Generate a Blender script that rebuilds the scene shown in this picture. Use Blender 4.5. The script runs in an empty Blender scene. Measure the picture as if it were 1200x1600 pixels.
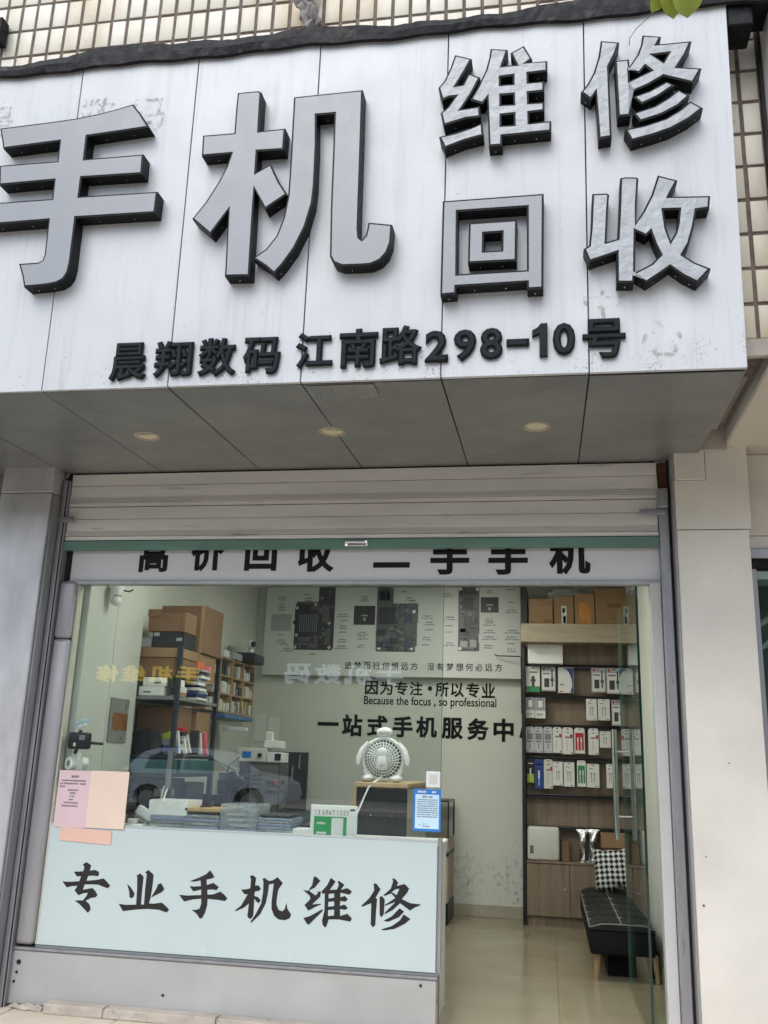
import bpy, bmesh, math, random
from mathutils import Vector, Matrix
from mathutils.geometry import tessellate_polygon
R = math.radians
random.seed(7)
scene = bpy.context.scene
C = bpy.context.collection

# ------------------------------------------------------------------ camera
cam_data = bpy.data.cameras.new('camera')
cam = bpy.data.objects.new('camera', cam_data)
C.objects.link(cam)
yaw, pitch, roll = -0.17807, 0.26389, 0.03362
fw = Vector((math.sin(yaw)*math.cos(pitch), math.cos(yaw)*math.cos(pitch), math.sin(pitch)))
rt = Vector((math.cos(yaw), -math.sin(yaw), 0))
up = rt.cross(fw)
rt2 = rt*math.cos(roll) + up*math.sin(roll)
up2 = up*math.cos(roll) - rt*math.sin(roll)
M = Matrix((rt2, up2, -fw)).transposed().to_4x4()
M.translation = (2.2607, -4.97, 1.303)
cam.matrix_world = M
cam_data.sensor_fit = 'VERTICAL'
cam_data.sensor_height = 36
cam_data.lens = 1443.1/1600*36
cam_data.clip_start = 0.05
cam_data.clip_end = 500
scene.camera = cam
# ------------------------------------------------------------------ sky, sun, exposure (overcast)
SUN_EL, SUN_AZ = R(50), R(195)       # azimuth clockwise from +Y, so the sun stands in front of the shop
world = bpy.data.worlds.new('World'); scene.world = world; world.use_nodes = True
wn = world.node_tree
bg = wn.nodes['Background']
sky = wn.nodes.new('ShaderNodeTexSky'); sky.sky_type = 'NISHITA'; sky.sun_disc = False
sky.sun_elevation = SUN_EL; sky.sun_rotation = SUN_AZ
sky.dust_density = 1.5; sky.air_density = 1.0; sky.ozone_density = 1.0
hsv = wn.nodes.new('ShaderNodeHueSaturation'); hsv.inputs['Saturation'].default_value = 0.60
wn.links.new(sky.outputs[0], hsv.inputs['Color']); wn.links.new(hsv.outputs[0], bg.inputs['Color'])
bg.inputs['Strength'].default_value = 0.15
sl = bpy.data.lights.new('sun', 'SUN'); sl.energy = 0.6; sl.angle = R(45); sl.color = (1, .985, .96)
sun = bpy.data.objects.new('sun', sl); C.objects.link(sun)
d = Vector((math.sin(SUN_AZ)*math.cos(SUN_EL), math.cos(SUN_AZ)*math.cos(SUN_EL), math.sin(SUN_EL)))
sun.rotation_euler = (-d).to_track_quat('-Z', 'Y').to_euler(); sun.location = d*40
scene.view_settings.view_transform = 'Standard'
scene.view_settings.look = 'None'
scene.view_settings.gamma = 1
scene.view_settings.use_curve_mapping = False
scene.view_settings.exposure = 1.08
scene.cycles.use_denoising = True
scene.cycles.max_bounces = 12
scene.cycles.diffuse_bounces = 6
scene.cycles.transparent_max_bounces = 16
scene.cycles.sample_clamp_indirect = 6

# ------------------------------------------------------------------ materials
MATS = {}
def srgb(r, g, b):
    f = lambda c: ((c/255+0.055)/1.055)**2.4 if c > 10 else c/255/12.92
    return (f(r), f(g), f(b))
def newmat(name):
    m = bpy.data.materials.new(name); m.use_nodes = True
    nt = m.node_tree; return m, nt, nt.nodes['Principled BSDF']
def N(nt, t, **kw):
    n = nt.nodes.new(t)
    for k, v in kw.items():
        if k in n.inputs: n.inputs[k].default_value = v
        else: setattr(n, k, v)
    return n
def mixc(nt, fac, a, b):
    m = nt.nodes.new('ShaderNodeMix'); m.data_type = 'RGBA'
    for sock, v in ((m.inputs[0], fac), (m.inputs[6], a), (m.inputs[7], b)):
        if hasattr(v, 'is_output'): nt.links.new(v, sock)
        elif isinstance(v, (int, float)): sock.default_value = v
        else: sock.default_value = (*v, 1)
    return m.outputs[2]
def ramp(nt, src, p0, p1, v0=0.0, v1=1.0):
    r = nt.nodes.new('ShaderNodeMapRange'); r.clamp = True
    nt.links.new(src, r.inputs[0])
    r.inputs[1].default_value = p0; r.inputs[2].default_value = p1
    r.inputs[3].default_value = v0; r.inputs[4].default_value = v1
    return r.outputs[0]
def math_(nt, op, a, b=0.0):
    n = nt.nodes.new('ShaderNodeMath'); n.operation = op
    for i, v in enumerate((a, b)):
        if hasattr(v, 'is_output'): nt.links.new(v, n.inputs[i])
        else: n.inputs[i].default_value = v
    return n.outputs[0]
def coord(nt, kind='pos', scale=(1, 1, 1), rot=(0, 0, 0)):
    if kind == 'pos': s = nt.nodes.new('ShaderNodeNewGeometry').outputs['Position']
    else: s = nt.nodes.new('ShaderNodeTexCoord').outputs['Object']
    mp = nt.nodes.new('ShaderNodeMapping'); mp.inputs['Scale'].default_value = scale; mp.inputs['Rotation'].default_value = rot
    nt.links.new(s, mp.inputs['Vector']); return mp.outputs[0]
def noise(nt, vec, scale, detail=4, rough=.55):
    n = nt.nodes.new('ShaderNodeTexNoise'); n.inputs['Scale'].default_value = scale
    n.inputs['Detail'].default_value = detail; n.inputs['Roughness'].default_value = rough
    nt.links.new(vec, n.inputs['Vector']); return n.outputs['Fac']
def pm(name, col, rough=.5, metal=0., var=.08, vs=4., bump=0., bs=80., stretch=(1, 1, 1), rand=0., dirt=None, spec=.5, kind='pos', coat=0., alpha=None, trans=0.):
    """plain procedural surface: noise-varied colour, roughness and relief; dirt=(colour, scale, threshold, strength)"""
    if name in MATS: return MATS[name]
    m, nt, b = newmat(name)
    v = coord(nt, kind, stretch)
    n1 = noise(nt, v, vs, 5)
    c0 = tuple(min(1, c*(1-var)) for c in col); c1 = tuple(min(1, c*(1+var)) for c in col)
    out = mixc(nt, ramp(nt, n1, .3, .7), c0, c1)
    if rand:
        oi = nt.nodes.new('ShaderNodeObjectInfo')
        out = mixc(nt, ramp(nt, oi.outputs['Random'], 0, 1, 0, rand), out, tuple(c*.35 for c in col))
    if dirt:
        dc, ds, th, st = dirt
        nd = noise(nt, v, ds, 8, .65)
        out = mixc(nt, ramp(nt, nd, th, th+.12, 0, st), out, dc)
    nt.links.new(out, b.inputs['Base Color'])
    nt.links.new(ramp(nt, noise(nt, v, vs*3, 3), .3, .7, max(0, rough-.07), min(1, rough+.09)), b.inputs['Roughness'])
    b.inputs['Metallic'].default_value = metal
    b.inputs['Specular IOR Level'].default_value = spec
    b.inputs['Coat Weight'].default_value = coat
    if trans: b.inputs['Transmission Weight'].default_value = trans
    if alpha is not None: b.inputs['Alpha'].default_value = alpha
    if bump:
        bn = nt.nodes.new('ShaderNodeBump'); bn.inputs['Strength'].default_value = bump; bn.inputs['Distance'].default_value = .01
        nt.links.new(noise(nt, v, bs, 6), bn.inputs['Height']); nt.links.new(bn.outputs[0], b.inputs['Normal'])
    MATS[name] = m
    return m
def glass_mat(name, tint=(.93, .97, .95), ior=1.5, rough=0.0):
    m = bpy.data.materials.new(name); m.use_nodes = True; nt = m.node_tree
    for n in list(nt.nodes): nt.nodes.remove(n)
    o = nt.nodes.new('ShaderNodeOutputMaterial'); t = nt.nodes.new('ShaderNodeBsdfTransparent'); g = nt.nodes.new('ShaderNodeBsdfGlossy')
    t.inputs[0].default_value = (*tint, 1); g.inputs['Roughness'].default_value = rough
    lw = nt.nodes.new('ShaderNodeLayerWeight'); lw.inputs[0].default_value = .5
    f0 = ((ior-1)/(ior+1))**2
    fac = math_(nt, 'ADD', f0, math_(nt, 'MULTIPLY', math_(nt, 'POWER', lw.outputs['Facing'], 5.0), 1-f0))   # Schlick reflection on each face
    mx = nt.nodes.new('ShaderNodeMixShader')
    nt.links.new(fac, mx.inputs[0]); nt.links.new(t.outputs[0], mx.inputs[1]); nt.links.new(g.outputs[0], mx.inputs[2])
    nt.links.new(mx.outputs[0], o.inputs[0]); MATS[name] = m
    return m
def wood_mat(name, a, b, stretch=(14, 14, .9), rough=.45):
    m, nt, bs = newmat(name)
    v = coord(nt, 'pos', stretch)
    n1 = noise(nt, v, 1.3, 6, .6); n2 = noise(nt, coord(nt, 'pos', tuple(s*4 for s in stretch)), 2.0, 4)
    out = mixc(nt, ramp(nt, n1, .32, .68), a, b)
    out = mixc(nt, ramp(nt, n2, .45, .75, 0, .35), out, tuple(c*.55 for c in a))
    nt.links.new(out, bs.inputs['Base Color']); bs.inputs['Roughness'].default_value = rough
    MATS[name] = m; return m

# ------------------------------------------------------------------ geometry helpers
def wloc(o):
    v = Vector((0, 0, 0))
    while o is not None: v += o.location; o = o.parent
    return v
class MB:
    def __init__(s): s.bm = bmesh.new(); s.mi = 0
    def box(s, x0, x1, y0, y1, z0, z1, bev=0., seg=1, mtx=None):
        b = bmesh.new(); bmesh.ops.create_cube(b, size=1)
        for v in b.verts: v.co = Vector((x0+(v.co.x+.5)*(x1-x0), y0+(v.co.y+.5)*(y1-y0), z0+(v.co.z+.5)*(z1-z0)))
        if bev: bmesh.ops.bevel(b, geom=b.edges[:], offset=bev, segments=seg, affect='EDGES', profile=.5)
        return s._join(b, mtx)
    def _join(s, b, mtx=None):
        if mtx is not None: bmesh.ops.transform(b, matrix=mtx, verts=b.verts[:])
        me = bpy.data.meshes.new('tmp'); b.to_mesh(me); b.free(); s.bm.from_mesh(me); bpy.data.meshes.remove(me); return s
    def cyl(s, p0, p1, r, r2=None, seg=14, caps=True):
        p0, p1 = Vector(p0), Vector(p1); ax = p1-p0
        q = ax.to_track_quat('Z', 'Y'); r2 = r if r2 is None else r2
        ring = lambda p, rr: [s.bm.verts.new(p+q@Vector((rr*math.cos(2*math.pi*i/seg), rr*math.sin(2*math.pi*i/seg), 0))) for i in range(seg)]
        a, b = ring(p0, r), ring(p1, r2)
        for i in range(seg): s.bm.faces.new((a[i], a[(i+1) % seg], b[(i+1) % seg], b[i]))
        if caps: s.bm.faces.new(a[::-1]); s.bm.faces.new(b)
        return s
    def tube(s, pts, r, seg=8):
        pts = [Vector(p) for p in pts]; prev = None
        rs = r if isinstance(r, (list, tuple)) else [r]*len(pts)
        for i, p in enumerate(pts):
            d = (pts[min(i+1, len(pts)-1)]-pts[max(i-1, 0)]).normalized()
            q = d.to_track_quat('Z', 'Y')
            ring = [s.bm.verts.new(p+q@Vector((rs[i]*math.cos(2*math.pi*k/seg), rs[i]*math.sin(2*math.pi*k/seg), 0))) for k in range(seg)]
            if prev is not None:
                off = min(range(seg), key=lambda o: sum((prev[k].co-ring[(k+o) % seg].co).length for k in range(0, seg, max(1, seg//4))))
                ring2 = [ring[(k+off) % seg] for k in range(seg)]
                for k in range(seg): s.bm.faces.new((prev[k], prev[(k+1) % seg], ring2[(k+1) % seg], ring2[k]))
                prev = ring2
            else: s.bm.faces.new(ring[::-1]); prev = ring
        s.bm.faces.new(prev); return s
    def ball(s, c, rx, ry, rz, u=14, v=9):
        b = bmesh.new(); bmesh.ops.create_uvsphere(b, u_segments=u, v_segments=v, radius=1)
        for w in b.verts: w.co = Vector((c[0]+w.co.x*rx, c[1]+w.co.y*ry, c[2]+w.co.z*rz))
        return s._join(b)
    def torus(s, c, Rr, r, axis='Y', a0=0, a1=2*math.pi, n=36, seg=6):
        pts = []
        full = abs(a1-a0-2*math.pi) < 1e-4
        for i in range(n+1):
            a = a0+(a1-a0)*i/n
            pts.append(Vector(c)+(Vector((math.cos(a)*Rr, 0, math.sin(a)*Rr)) if axis == 'Y' else Vector((math.cos(a)*Rr, math.sin(a)*Rr, 0))))
        return s.tube(pts, r, seg)
    def prism(s, loops, y0, y1, front=True, back=True, walls=True, f=lambda x, y, z: (x, y, z)):
        """loops = [outer, hole, ...] in the XZ plane, extruded from y0 (front, towards -Y) to y1"""
        L = [[Vector((x, z, 0)) for x, z in lp] for lp in loops]
        tris = tessellate_polygon(L); flat = [p for lp in L for p in lp]
        va = [s.bm.verts.new(f(p.x, y0, p.y)) for p in flat]; vb = [s.bm.verts.new(f(p.x, y1, p.y)) for p in flat]
        for t in tris:
            a, b2, c2 = (flat[i] for i in t)
            if (b2-a).cross(c2-a).z < 0: t = t[::-1]
            try:
                if front: s.bm.faces.new([va[i] for i in t])
                if back: s.bm.faces.new([vb[i] for i in t[::-1]])
            except ValueError: pass
        if walls:
            k = 0
            for li, lp in enumerate(L):
                n = len(lp)
                for i in range(n):
                    a, b2 = k+i, k+(i+1) % n
                    s.bm.faces.new((va[a], vb[a], vb[b2], va[b2]))
                k += n
        return s
    def build(s, name, mat, parent=None, smooth=False, local=False, recalc=True, mods=None):
        bm = s.bm
        if recalc: bmesh.ops.recalc_face_normals(bm, faces=bm.faces[:])
        if parent is not None and not local:
            bmesh.ops.translate(bm, verts=bm.verts[:], vec=-wloc(parent))
        me = bpy.data.meshes.new(name)
        if smooth:
            for fc in bm.faces: fc.smooth = True
        bm.to_mesh(me); bm.free()
        if smooth:
            try: me.set_sharp_from_angle(angle=R(40))
            except Exception: pass
        for m in (mat if isinstance(mat, (list, tuple)) else [mat]): me.materials.append(m)
        o = bpy.data.objects.new(name, me); C.objects.link(o)
        if parent is not None: o.parent = parent
        return o
def empty(name, loc=(0, 0, 0)):
    o = bpy.data.objects.new(name, None); o.location = loc; o.empty_display_size = .1; C.objects.link(o); return o
def tag(o, label=None, cat=None, group=None, kind=None):
    if label: o['label'] = label
    if cat: o['category'] = cat
    if group: o['group'] = group
    if kind: o['kind'] = kind
    return o
def thing(name, loc, label, cat, group=None): return tag(empty(name, loc), label, cat, group)
def struct(o): o['kind'] = 'structure'; return o
def pbox(name, parent, mat, x0, x1, y0, y1, z0, z1, bev=0.002, seg=1, smooth=False):
    return MB().box(x0, x1, y0, y1, z0, z1, bev, seg).build(name, mat, parent, smooth)
# text -> mesh, fitted into a box of the XZ plane facing -Y
_TXT = {}
def glyphs(body, bold, res=3, font=None):
    key = (body, bold)
    if key in _TXT: return _TXT[key]
    cu = bpy.data.curves.new('txt', 'FONT'); cu.body = body; cu.resolution_u = res
    cu.extrude = .02; cu.bevel_depth = bold; cu.bevel_resolution = 0
    ob = bpy.data.objects.new('txt', cu); C.objects.link(ob)
    bpy.context.view_layer.update()
    dg = bpy.context.evaluated_depsgraph_get()
    me = ob.evaluated_get(dg).to_mesh()
    vs = [v.co.copy() for v in me.vertices]; fs = [tuple(p.vertices) for p in me.polygons]
    ob.evaluated_get(dg).to_mesh_clear()
    bpy.data.objects.remove(ob); bpy.data.curves.remove(cu)
    _TXT[key] = (vs, fs); return _TXT[key]
def text(name, parent, mat, body, x0, x1, z0, z1, yfront, thick=.002, bold=.03, local=False, mirror=False, keep=False):
    vs, fs = glyphs(body, bold)
    ax, bx_ = min(v.x for v in vs), max(v.x for v in vs); ay, by = min(v.y for v in vs), max(v.y for v in vs)
    az, bz = min(v.z for v in vs), max(v.z for v in vs)
    s = MB(); vv = []
    for v in vs:
        tx = (v.x-ax)/(bx_-ax)
        if mirror: tx = 1-tx
        vv.append(s.bm.verts.new((x0+tx*(x1-x0), yfront+(bz-v.z)/(bz-az)*thick, z0+(v.y-ay)/(by-ay)*(z1-z0))))
    for f_ in fs:
        try: s.bm.faces.new([vv[i] for i in f_])
        except ValueError: pass
    return s.build(name, mat, parent, local=local, recalc=False)

# ------------------------------------------------------------------ letter outlines in millimetres (sign plane; counter panel plane)
SIGN_LETTERS = {
 'hand': [[[(-361,1351),(-225,1356),(-81,1362),(44,1369),(159,1383),(255,1402),(329,1419),(374,1362),(424,1284),(111,1263),(112,1139),(411,1140),(414,1036),(109,1040),(109,940),(502,936),(500,826),(106,829),(107,599),(101,550),(82,515),(48,497),(-7,490),(-112,486),(-127,539),(-155,608),(-55,609),(-37,620),(-30,648),(-34,827),(-380,823),(-385,939),(-30,939),(-32,1038),(-319,1034),(-332,1142),(-29,1141),(-31,1249),(-327,1234),(-342,1288)]]],
 'machine': [[[(852,1428),(952,1428),(968,1419),(968,1351),(971,1211),(1097,1215),(1096,1104),(971,1106),(972,997),(1040,1035),(1084,943),(1127,874),(1027,805),(971,911),(974,814),(979,480),(864,484),(855,814),(779,696),(684,782),(742,863),(795,962),(828,1039),(844,1105),(702,1104),(698,1214),(851,1213),(850,1362)]],[[(1127,1377),(1452,1382),(1456,1133),(1460,823),(1462,680),(1467,636),(1480,625),(1495,643),(1502,678),(1505,706),(1612,688),(1609,601),(1593,554),(1566,521),(1523,502),(1475,501),(1395,503),(1358,521),(1340,552),(1332,779),(1328,1052),(1324,1270),(1241,1270),(1249,1115),(1252,911),(1247,821),(1221,706),(1177,602),(1128,526),(1092,484),(1049,522),(988,566),(1044,606),(1090,670),(1117,758),(1131,866),(1131,1069)]]],
 'maintain': [[[(1870,1522),(1946,1492),(1920,1438),(1878,1360),(1908,1363),(1933,1418),(1985,1391),(1949,1313),(1903,1237),(1985,1244),(1988,1189),(1924,1187),(1826,1161),(1811,1225),(1843,1255),(1874,1304),(1847,1303),(1817,1289),(1798,1357),(1825,1392),(1849,1451)]],[[(1807,1106),(1880,1118),(1949,1139),(1997,1159),(2002,1095),(1920,1077),(1832,1046)]],[[(2029,1536),(2106,1522),(2082,1440),(2143,1440),(2118,1504),(2177,1535),(2213,1461),(2190,1446),(2280,1445),(2278,1392),(2196,1389),(2197,1343),(2265,1343),(2265,1292),(2197,1290),(2199,1239),(2266,1237),(2265,1193),(2200,1190),(2201,1138),(2295,1140),(2293,1089),(2084,1084),(2083,1038),(2026,1039),(2017,1283),(1997,1254),(1942,1280),(1976,1345),(2010,1428),(2024,1491)],[(2075,1383),(2128,1385),(2129,1343),(2075,1344)],[(2078,1290),(2130,1290),(2132,1240),(2078,1242)],[(2080,1189),(2133,1190),(2134,1135),(2080,1137)]]],
 'repair': [[[(2510,1522),(2589,1505),(2571,1448),(2542,1386),(2544,1239),(2547,1039),(2493,1033),(2484,1262),(2464,1229),(2421,1269),(2449,1307),(2477,1363),(2498,1438)]],[[(2568,1413),(2627,1415),(2629,1379),(2662,1432),(2678,1478),(2687,1530),(2765,1514),(2747,1477),(2890,1477),(2861,1410),(2827,1354),(2925,1337),(2887,1268),(2768,1315),(2709,1280),(2642,1252),(2628,1276),(2627,1135),(2575,1134)],[(2730,1424),(2791,1426),(2770,1387)],[(2627,1360),(2669,1340),(2694,1372),(2717,1348),(2628,1306)]],[[(2639,1226),(2708,1248),(2779,1287),(2814,1266),(2745,1218),(2674,1185)]],[[(2637,1145),(2725,1171),(2779,1203),(2828,1242),(2871,1208),(2825,1164),(2757,1128),(2665,1101)]],[[(2601,1069),(2684,1081),(2771,1107),(2834,1146),(2873,1181),(2923,1142),(2865,1095),(2788,1054),(2711,1030),(2628,1012)]]],
 'return': [[[(1830,786),(2261,789),(2257,349),(2191,349),(2190,381),(1896,377),(1896,344),(1829,341)],[(1896,730),(2190,731),(2190,437),(1899,435)]],[[(1945,672),(2149,673),(2147,482),(1943,483)],[(2010,618),(2085,619),(2084,535),(2010,535)]]],
 'receive': [[[(2461,772),(2521,771),(2531,763),(2525,698),(2516,545),(2560,557),(2568,665),(2577,838),(2601,841),(2645,836),(2651,827),(2641,707),(2637,628),(2666,676),(2701,750),(2729,839),(2807,809),(2770,736),(2933,727),(2927,670),(2877,666),(2863,591),(2842,518),(2815,468),(2861,431),(2921,400),(2867,340),(2814,374),(2764,418),(2730,393),(2669,352),(2624,389),(2620,355),(2553,359),(2555,494),(2445,459),(2422,519),(2444,532),(2453,614)],[(2747,676),(2808,674),(2801,613),(2789,567),(2771,535),(2755,593)],[(2633,587),(2675,561),(2692,580),(2709,521),(2728,473),(2692,435),(2626,400)]]]}
BRUSH_LETTERS = {
 '专': [[[(-203,727),(-175,713),(-176,697),(-179,685),(-149,690),(-126,681),(-123,667),(-130,659),(-158,661),(-185,658),(-192,633),(-131,641),(-95,650),(-75,635),(-53,616),(-65,602),(-90,608),(-121,617),(-158,617),(-200,614),(-207,587),(-153,599),(-136,586),(-120,566),(-129,554),(-156,549),(-185,533),(-162,519),(-151,498),(-154,485),(-165,475),(-192,496),(-219,516),(-246,530),(-222,534),(-200,534),(-184,555),(-175,574),(-202,570),(-228,558),(-254,581),(-240,605),(-274,602),(-301,594),(-330,623),(-283,623),(-233,629),(-225,654),(-251,653),(-270,675),(-240,677),(-216,680),(-212,701),(-223,714)]]],
 '业': [[[(5,529),(47,526),(104,530),(101,610),(95,668),(90,673),(110,686),(131,670),(130,601),(131,532),(148,533),(146,612),(148,684),(137,692),(155,705),(187,682),(185,614),(181,569),(175,540),(202,540),(246,548),(271,532),(290,515),(277,501),(235,512),(169,513),(98,505),(33,494)]],[[(183,569),(209,615),(216,632),(207,632),(233,643),(254,615),(241,599)]],[[(42,630),(65,613),(89,585),(85,567),(71,559),(63,565),(58,592)]]],
 '手': [[[(498,720),(512,707),(526,687),(506,679),(483,673),(487,647),(522,660),(553,641),(543,625),(519,627),(491,624),(495,600),(527,604),(564,619),(588,604),(604,588),(593,574),(559,578),(497,580),(497,547),(488,511),(476,487),(463,481),(445,503),(414,523),(437,523),(457,530),(464,556),(462,579),(418,573),(369,560),(339,591),(387,590),(460,597),(458,623),(415,612),(392,637),(418,636),(455,640),(451,668),(416,660),(391,661),(438,680),(478,700)]]],
 '机': [[[(732,709),(753,696),(750,658),(767,661),(782,646),(775,634),(751,630),(749,608),(771,603),(785,589),(777,574),(764,580),(750,595),(751,515),(744,502),(732,495),(719,508),(723,570),(697,548),(655,529),(652,534),(682,558),(713,614),(696,613),(675,635),(702,637),(725,644),(726,690),(718,700)]],[[(799,698),(823,684),(846,690),(868,706),(898,678),(877,646),(871,604),(871,573),(884,548),(904,542),(917,555),(922,584),(931,556),(952,529),(945,511),(921,501),(886,503),(863,517),(846,551),(844,592),(848,649),(850,673),(825,668),(821,622),(813,575),(788,523),(743,478),(738,482),(765,526),(789,574),(795,631),(794,677),(788,693)]]],
 '维': [[[(1062,719),(1078,716),(1097,699),(1071,666),(1039,649),(1076,628),(1091,645),(1074,646),(1103,649),(1101,623),(1060,584),(1104,590),(1108,587),(1079,574),(1042,553),(1020,579),(1049,609),(1045,625),(1008,651),(1035,648),(1055,677)]],[[(1017,517),(1051,528),(1116,565),(1117,556),(1082,521),(1050,489),(1040,488)]],[[(1152,717),(1178,700),(1149,658),(1186,662),(1196,684),(1189,700),(1195,705),(1225,687),(1207,661),(1241,672),(1266,657),(1254,641),(1206,648),(1206,626),(1230,634),(1246,619),(1234,606),(1207,609),(1206,585),(1229,593),(1248,578),(1236,568),(1207,570),(1209,538),(1246,550),(1271,529),(1263,514),(1204,521),(1150,518),(1142,489),(1134,478),(1120,490),(1116,512),(1126,557),(1124,641),(1112,637),(1106,648),(1135,681)],[(1144,639),(1173,643),(1174,622),(1145,617)],[(1144,601),(1175,605),(1175,582),(1145,578)],[(1145,562),(1177,566),(1177,538),(1146,533)]]],
 '修': [[[(1377,702),(1392,700),(1414,676),(1397,647),(1389,633),(1398,628),(1394,572),(1393,506),(1380,494),(1369,507),(1368,607),(1321,587),(1318,593),(1358,631),(1381,668)]],[[(1410,639),(1422,644),(1437,627),(1434,558),(1421,543),(1413,557)]],[[(1473,732),(1489,727),(1504,711),(1496,695),(1537,707),(1561,686),(1551,666),(1524,635),(1567,618),(1621,615),(1619,611),(1588,597),(1568,583),(1516,615),(1481,582),(1440,559),(1438,565),(1492,619),(1438,598),(1437,602),(1491,638),(1470,659),(1436,645),(1429,648),(1466,681),(1477,715)],[(1472,665),(1491,680),(1511,683),(1497,652)]],[[(1432,527),(1476,552),(1514,591),(1538,577),(1512,549),(1459,525)]],[[(1423,487),(1477,506),(1518,535),(1535,564),(1571,544),(1543,520),(1490,493),(1436,483)]]]}

# ------------------------------------------------------------------ material set
def sign_material():
    m, nt, b = newmat('aluminium_composite_white')
    v = coord(nt, 'pos'); vs_ = coord(nt, 'pos', (9, 9, .55))
    sep = nt.nodes.new('ShaderNodeSeparateXYZ'); nt.links.new(v, sep.inputs[0])
    base = mixc(nt, ramp(nt, noise(nt, v, 1.2, 3), .3, .7), (.475, .492, .508), (.535, .552, .566))
    streak = ramp(nt, noise(nt, vs_, 2.2, 7, .65), .52, .78, 0, .55)
    out = mixc(nt, streak, base, (.36, .345, .325))
    # mould: speckle patches that gather round a few spots of the left panels
    sp = ramp(nt, noise(nt, v, 75, 3, .6), .56, .66)
    patch = ramp(nt, noise(nt, coord(nt, 'pos', (1, 1, 1)), 3.1, 3), .52, .70)
    left = ramp(nt, sep.outputs[0], .75, .0, 0, 1)
    high = ramp(nt, sep.outputs[2], 4.15, 4.45, 0, 1)
    spots = math_(nt, 'MULTIPLY', math_(nt, 'MULTIPLY', sp, patch), math_(nt, 'MULTIPLY', left, high))
    out = mixc(nt, math_(nt, 'MULTIPLY', spots, .8), out, (.10, .085, .07))
    # sparse splashes and dust everywhere, thicker along the bottom edge
    sp2 = ramp(nt, noise(nt, coord(nt, 'pos', (1, 1, 1)), 42, 2), .70, .75)
    low = ramp(nt, sep.outputs[2], 3.25, 2.88, .25, .8)
    out = mixc(nt, math_(nt, 'MULTIPLY', sp2, low), out, (.16, .14, .12))
    # soot gathered round the foot of the small letters
    soot = math_(nt, 'MULTIPLY', ramp(nt, noise(nt, v, 85, 4, .7), .54, .66), ramp(nt, noise(nt, coord(nt, 'pos', (1, 1, .4)), 9, 3), .48, .62))
    band = math_(nt, 'MULTIPLY', ramp(nt, sep.outputs[2], 3.03, 2.95, 0, .8), ramp(nt, sep.outputs[0], .15, .35, .15, 1))
    out = mixc(nt, math_(nt, 'MULTIPLY', soot, band), out, (.09, .08, .07))
    # rain runs: long narrow streaks of grey and faint rust
    runs = ramp(nt, noise(nt, coord(nt, 'pos', (30, 30, .8)), 1.0, 5, .6), .60, .78, 0, .42)
    out = mixc(nt, runs, out, (.33, .29, .245))
    nt.links.new(out, b.inputs['Base Color'])
    nt.links.new(ramp(nt, noise(nt, v, 7, 4), .3, .7, .26, .42), b.inputs['Roughness'])
    bn = nt.nodes.new('ShaderNodeBump'); bn.inputs['Strength'].default_value = .5; bn.inputs['Distance'].default_value = .025
    nt.links.new(noise(nt, coord(nt, 'pos', (1, 1, .6)), 2.6, 2), bn.inputs['Height']); nt.links.new(bn.outputs[0], b.inputs['Normal'])
    MATS['sign_white'] = m; return m
sign_white = sign_material()
letter_face = pm('letter_acrylic_grey', (.245, .260, .277), .26, var=.04, vs=3, stretch=(1, 1, .8), dirt=((.26, .225, .19), 6, .66, .4))
letter_face_film = pm('letter_acrylic_filmed', (.33, .35, .365), .30, var=.10, vs=9, bump=1.0, bs=16)
black_metal = pm('letter_return_black', (.006, .0065, .0075), .5, var=.25, vs=20, spec=.18, dirt=((.05, .045, .04), 30, .68, .5))
letter_dark = pm('letter_dark_slate', (.006, .009, .011), .55, spec=.18, var=.2, vs=12, dirt=((.12, .12, .12), 40, .68, .5))
soffit_grey = pm('soffit_grey_panel', (.165, .168, .163), .36, var=.14, vs=1.7, bump=.22, bs=3.5, dirt=((.11, .105, .095), 5, .60, .45))
flash_dark = pm('flashing_membrane', (.0065, .007, .0085), .6, spec=.25, var=.45, vs=9, bump=1.0, bs=14, dirt=((.075, .07, .062), 11, .57, .7))
shutter_mat = pm('shutter_aluminium', (.68, .66, .625), .42, metal=.25, var=.10, vs=3, stretch=(.35, 1, 3), dirt=((.19, .165, .14), 7, .60, .65))
shutter_green = pm('shutter_bar_green', (.105, .205, .165), .45, var=.16, vs=6, stretch=(.5, 1, 2), dirt=((.10, .12, .11), 9, .62, .6))
steel_grey = pm('frame_grey_aluminium', (.33, .325, .335), .40, metal=.35, var=.10, vs=2.5, stretch=(3, 3, .5), dirt=((.17, .15, .14), 9, .62, .55))
steel_light = pm('pillar_brushed_cladding', (.49, .49, .50), .36, metal=.4, var=.20, vs=2.6, stretch=(1.6, 1.6, .7), dirt=((.24, .235, .24), 4, .60, .5))
rail_grey = pm('guide_rail_aluminium', (.30, .30, .315), .40, metal=.5, var=.14, vs=5, stretch=(3, 3, .6), dirt=((.12, .11, .10), 12, .60, .6))
plinth_mat = pm('plinth_aluminium', (.42, .42, .41), .42, metal=.25, var=.09, vs=3, dirt=((.22, .19, .17), 16, .66, .8))
stone_cream = pm('pillar_stone_cream', (.63, .60, .54), .55, var=.09, vs=2.2, bump=.08, bs=60, dirt=((.26, .21, .165), 24, .675, .8))
stone_dirty = pm('canopy_stone_dirty', (.40, .365, .32), .6, var=.14, vs=5, dirt=((.12, .10, .09), 11, .60, .7))
cream_soffit = pm('neighbour_soffit_cream', (.55, .50, .42), .6, var=.04, vs=2)
black_gap = pm('gap_black', (.006, .006, .007), .7, var=.2)
rust = pm('rusty_bracket', (.10, .035, .022), .7, var=.4, vs=30, bump=.4)
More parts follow.
